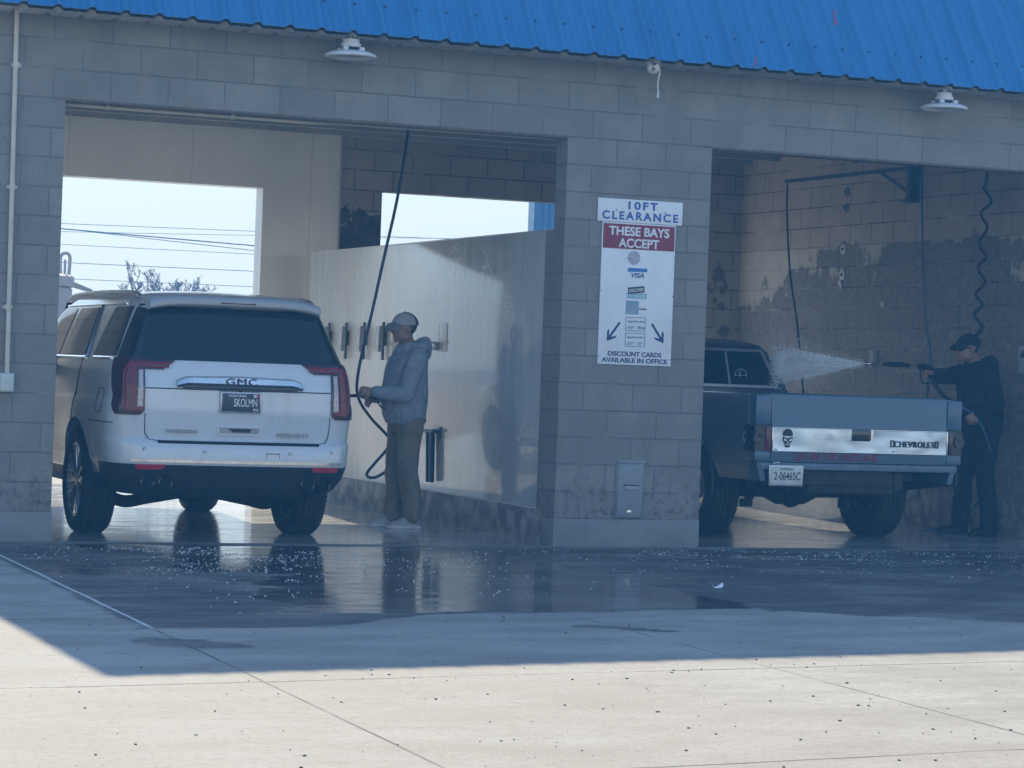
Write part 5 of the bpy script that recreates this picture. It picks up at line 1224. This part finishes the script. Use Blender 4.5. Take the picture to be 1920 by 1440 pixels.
for z0, tx in ((.258, 'Fleet'), (.140, '')):
    b = MB(); r_ = [(-.083, z0), (.078, z0), (.078, z0+.10), (-.083, z0+.10)]
    for (ax, az), (bx, bz) in zip(r_, r_[1:]+r_[:1]): b.box(min(ax, bx)-.0022, max(ax, bx)+.0022, yl-.0012, yl, min(az, bz)-.0022, max(az, bz)+.0022)
    q = b.build('card_outline', M_ln, s2, smooth=False)
    lettering('Happy Kids Car Wash', M_ln, q, (.0, yl-.0012, z0+.064), X, Z, w=.138, h=.014, shear=.3)
    b = MB()
    for k in range(3): b.box(-.070, -.005-.012*k, yl-.0012, yl, z0+.030-.009*k, z0+.034-.009*k)
    if not tx:
        for k in range(3): b.box(.018, .066-.008*k, yl-.0012, yl, z0+.030-.009*k, z0+.034-.009*k)
    b.build('small_print', M_ln, q, smooth=False)
    if tx: lettering(tx, M_ln, q, (.045, yl-.0012, z0+.016), X, Z, w=.052, h=.020, bold=.03)
b = MB()
for x, z in ((-.298, .55), (.298, .53), (-.296, .055), (.292, .05)): b.ball((x, -.011, z), .005, sub=1)
b.build('screw', M_black, s2)

# ------------------------------------------------------------------ litter, foam and grit on the slab
b = MB(); px, py = -.49, -3.69; z = gz(px, py)
b.grid([[(px-.03, py, z+.004), (px, py-.012, z+.008), (px+.03, py+.0, z+.006)], [(px-.022, py+.03, z+.010), (px+.005, py+.02, z+.02), (px+.038, py+.02, z+.052)], [(px-.04, py+.05, z+.004), (px+.01, py+.05, z+.008), (px+.025, py+.045, z+.02)]])
m_ = b.mesh(); m_ = evald(m_, [('SOLIDIFY', dict(thickness=.002)), ('SUBSURF', dict(levels=1))]); o = link('paper_scrap', m_, M_white); tag(o, 'crumpled white paper scrap on the wet slab near the pillar', 'paper')
def scatter(n, fn, rmin, rmax, flat, sub=1, pw=3):
    b = MB(); k = 0
    bm = bmesh.new(); bmesh.ops.create_icosphere(bm, subdivisions=sub, radius=1); bm.verts.index_update(); sv = [v.co.copy() for v in bm.verts]; sf = [[v.index for v in f.verts] for f in bm.faces]; bm.free()
    while k < n:
        p = fn()
        if p is None: continue
        x, y = p; r = rmin+(rmax-rmin)*random.random()**pw; e = 1+random.random(); a = random.random()*PI; z = gz(x, y)
        b.add([(x+r*(v.x*e*math.cos(a)-v.y*math.sin(a)), y+r*(v.x*e*math.sin(a)+v.y*math.cos(a)), z+r*flat*.7+r*flat*v.z*(1+.5*mnoise.noise((v.x*3+k, v.y*3, v.z*3)))) for v in sv], sf); k += 1
    return b
def foam_at():
    if random.random() < .52: x, y = random.gauss(-2.9, .85), -.45-abs(random.gauss(0, 1.6))
    else: x, y = random.gauss(1.7, 1.3), -.35-abs(random.gauss(0, 1.0))
    if y < -5.0 or x < -4.3 or x > 4.5: return None
    if mnoise.noise((x*1.8, y*2.2, 4.)) < -.12: return None
    return x, y
tag(scatter(2600, foam_at, .0018, .0068, .5).build('soap_suds', pm('suds_white', (.66, .68, .70), rough=.5), fixn=False), 'white flecks of soap suds scattered over the wet slab', 'soap suds', kind='stuff')
def grit_at():
    x, y = random.uniform(-7.5, 1.5), random.uniform(-11.5, -4.9)
    if y > -7 and random.random() < .6: return None
    return x, y
tag(scatter(2600, grit_at, .0009, .0062, .6, 1, 7).build('grit', pm('dark_grit', (.05, .046, .045), (.12, .11, .10), 3., .9), fixn=False), 'dark grit and pebbles scattered over the dry concrete', 'grit', kind='stuff')

# ------------------------------------------------------------------ behind the building
def wire(a, c, r, sag, lb):
    A, Cc = Vector(a), Vector(c); d = (Cc-A); P = []
    for i in range(41):
        f = -6+13*i/40; p = A+d*f; p.z = A.z+(Cc.z-A.z)*f+sag*((f-.5)**2-.25)*.1; P.append(p)
    b = MB(); b.tube(P, r, n=5)
    tag(b.build('power_line', M_wire), lb, 'power line', 'overhead lines beyond the wash bays')
M_wire = pm('wire_grey', (.10, .11, .12), rough=.6)
wire((9.204, 60, 5.294), (15.537, 60, 5.396), .009, .02, 'topmost thin overhead line seen through the left bay')
wire((9.211, 59, 5.08), (15.556, 59, 4.874), .018, .08, 'thick dark overhead cable, second from the top')
wire((9.211, 58.8, 5.07), (15.53, 58.8, 4.70), .011, .12, 'sagging cable that parts downward from the thick dark cable')
wire((9.227, 60, 4.661), (15.477, 60, 4.672), .008, .02, 'thin overhead line just under the sagging cable')
wire((9.247, 60, 4.109), (15.532, 60, 4.139), .010, .02, 'overhead line touching the tips of the bare tree')
wire((9.215, 60, 3.62), (15.533, 60, 3.653), .009, .02, 'lowest overhead line passing behind the bare branches')
wire((19.527, 64, 5.58), (22.362, 64, 5.69), .008, .02, 'faint overhead line seen through the right bay above the partition')
M_bark = pm('grey_bark', (.20, .165, .13), (.26, .22, .18), 9., .9)
tree = empty('bare_tree', (8.76, 45, 0), 0, .66); tag(tree, 'leafless tree with many thin branches beyond the left bay', 'tree')
tr = MB(); br = MB(); rnd = random.Random(5)
def branch(mb, p, d, L, r, lev):
    n = 4; pts = [p]; dd = d.copy()
    for i in range(n):
        dd = (dd+Vector((rnd.uniform(-.22, .22), rnd.uniform(-.22, .22), rnd.uniform(-.02, .14)))).normalized(); pts.append(pts[-1]+dd*L/n)
    mb.tube(pts, [r*(1-.16*i) for i in range(n+1)], n=5, cap=False)
    if lev > 0:
        for i in range(rnd.randint(3, 4)):
            q = pts[rnd.randint(2, n)]; a = rnd.uniform(0, 2*PI); sp_ = rnd.uniform(.35, .8)
            side = Vector((math.cos(a), math.sin(a), .15)); branch(br, q, (dd*(1-sp_*.5)+side*sp_).normalized(), L*rnd.uniform(.52, .72), max(.011, r*.56), lev-1)
for k, x0 in enumerate((-.95, -.1, .75)): branch(tr, Vector((x0*.25, 0, -.1)), Vector((x0*.30, 0, 1)).normalized(), 3.5, .12, 0); branch(br, Vector((x0*1.0, 0, 3.3)), Vector((x0*.1, 0, 1)).normalized(), 1.0, .065, 4)
for x0 in (-1.5, 1.5, .35, -.55): branch(br, Vector((x0*.8, .2, 3.35)), Vector((x0*.2, 0, 1)).normalized(), .8, .05, 4)
tr.build('trunk', M_bark, tree); br.build('crown', M_bark, tree)
tk = empty('storage_tank', (.55, 25, 0)); tag(tk, 'pale tan storage tank with a lifting ring on its lid beyond the left bay', 'tank')
M_tan = pm('tan_paint', (.42, .36, .31), (.47, .41, .35), 3., .7)
b = MB(); b.lathe([(0, 0), (1.28, 0), (1.28, 2.38), (1.24, 2.42), (1.31, 2.42), (1.31, 2.58), (1.24, 2.62), (0, 2.66)], n=48); b.build('tank_shell', M_tan, tk)
b = MB(); b.tube([(1.15, -.1, 2.62), (1.15, -.1, 2.88)], .022); b.tube(smooth_path([(1.08, -.1, 2.62), (1.07, -.1, 2.90), (1.12, -.1, 2.98), (1.19, -.1, 2.98), (1.23, -.1, 2.90), (1.22, -.1, 2.62)], 5), .028, n=8); b.prism([(1.28, 2.44), (1.62, 2.36), (1.62, 2.40), (1.28, 2.52)], -.15, .1, 'y'); b.build('lifting_ring', M_tan, tk)
sh = empty('metal_shed', (12.28, 30, 0), R(-28)); tag(sh, 'blue corrugated metal shed seen beyond the right bay', 'shed')
b = MB(); pts = []
for i in range(40):
    x = i*.30
    pts += [(x, 0), (x+.17, 0), (x+.19, -.05), (x+.28, -.05)]
pts = pts+[(pts[-1][0], 6.), (0, 6.)]
b.prism(pts, 0, 6.2, 'z'); b.build('shed_wall', pm('shed_blue', (.055, .15, .30), (.075, .18, .34), 3., .5), sh, smooth=False)
b = MB(); b.box(-.12, 0.0, -.04, .06, 0, 6.25); b.build('corner_trim', pm('shed_trim', (.40, .48, .53)), sh, smooth=False)
b = MB(); b.prism([(-.2, 6.21), (6.2, 7.4), (6.2, 7.45), (-.2, 6.26)], -.2, 12.2, 'x'); b.prism([(-.1, 6.2), (6.1, 6.2), (6.1, 7.35)], 0.02, 11.9, 'x'); b.build('shed_roof', M_blue, sh, smooth=False)

# ------------------------------------------------------------------ water spray, mist and haze
def vol(name, dens, col=(1, 1, 1), aniso=.3, fn=None):
    m = bpy.data.materials.new(name); m.use_nodes = True; t = NT(m); t.n.remove(t.n['Principled BSDF'])
    v = t.new('ShaderNodeVolumePrincipled'); v.inputs['Color'].default_value = (*col, 1); v.inputs['Anisotropy'].default_value = aniso
    t.put(v.inputs['Density'], fn(t) if fn else dens); t.l.new(v.outputs[0], t.n['Material Output'].inputs['Volume']); return m
def spray_mat():
    m, t, bb = base('spray_water'); x, y, z = t.sep(t.coord()); d = t.math('ADD', t.math('MULTIPLY', x, -1.), .02)
    v = t.math('DIVIDE', z, d); u = t.math('DIVIDE', y, d)
    n = t.noise(t.comb(t.math('MULTIPLY', x, 3.), t.math('MULTIPLY', u, 22.), t.math('MULTIPLY', v, 22.)), 1., 5, .65)
    g = t.noise(t.coord(), 38., 4, .7)
    a = t.math('MULTIPLY', t.ramp(n, .28, .60, .45, 1.), t.ramp(g, .3, .65, .6, 1.))
    a = t.math('MULTIPLY', a, t.ramp(d, .08, .84, .62, .10))
    t.put(bb.inputs['Base Color'], (.86, .88, .90)); bb.inputs['Roughness'].default_value = .6; t.put(bb.inputs['Alpha'], a); return m
drop_m = pm('water_droplets', (.82, .85, .88), rough=.3)
b = MB()
for k in range(9):     # sheets of droplets inside the cone, each turned and curved a little
    q = (k-4)/4; rows = []
    for i in range(17):
        f = i/16; d = .012+.80*f
        rows.append([(-d, d*(.075*q+.02*math.sin(w_*5+k))+.004*math.sin(9*f+k), -.055*d+d*.195*w_*math.sqrt(max(.05, 1-q*q*.8))+.012*d*math.sin(f*7+k*2)) for w_ in lin(-1, 1, 14)])
    b.grid(rows)
sv = [Vector((math.sin(a)*c_, math.cos(a)*c_, q_)) for a, c_, q_ in ((0, 1, 0), (PI/2, 1, 0), (PI, 1, 0), (3*PI/2, 1, 0), (0, 0, 1), (0, 0, -1))]; sf = [(0, 1, 4), (1, 2, 4), (2, 3, 4), (3, 0, 4), (1, 0, 5), (2, 1, 5), (3, 2, 5), (0, 3, 5)]
for k in range(42000):     # droplets
    d = .03+.88*random.random()**.8; sp = .105*d if k % 5 else .16*d+.02
    z_ = max(-1.5, min(1.5, random.gauss(0, .62)))*sp*1.15-.045*d-.05*max(0, d-.7); y_ = random.gauss(0, .4)*sp; r_ = random.uniform(.0006, .0017)*(1+.4*d); e_ = random.uniform(1.2, 3.5)
    b.add([(-d+v.x*r_*e_, y_+v.y*r_, z_+v.z*r_+.12*v.x*r_) for v in sv], sf)
for q in range(len(b.f)): b.m[q] = 1 if len(b.f[q]) == 3 else 0
o = b.build('water_spray', [spray_mat(), drop_m], fixn=False); o.location = (3.62, 1.73, 1.466)
tag(o, 'white fan of water spray from the lance towards the truck cab', 'water spray', kind='stuff')
b = MB(); b.ball((0, 0, 0), (1.9, 2.5, .62), sub=4)
mo = b.build('mist', vol('wash_mist', .21, (.93, .96, 1.), .3)); mo.location = (3.05, 3.45, .60); tag(mo, 'low drifting mist round the wheels of the pickup truck', 'mist', kind='stuff')
b = MB(); b.box(-60, 110, -24, 120, -1, 14)
tag(b.build('haze', vol('haze_glare_veil', .0050, (.11, .46, 1.), .0), smooth=False), 'thin blue haze box standing in for windscreen glare', 'haze', kind='stuff')  # added scattering volume, gives the blue veil of windscreen glare
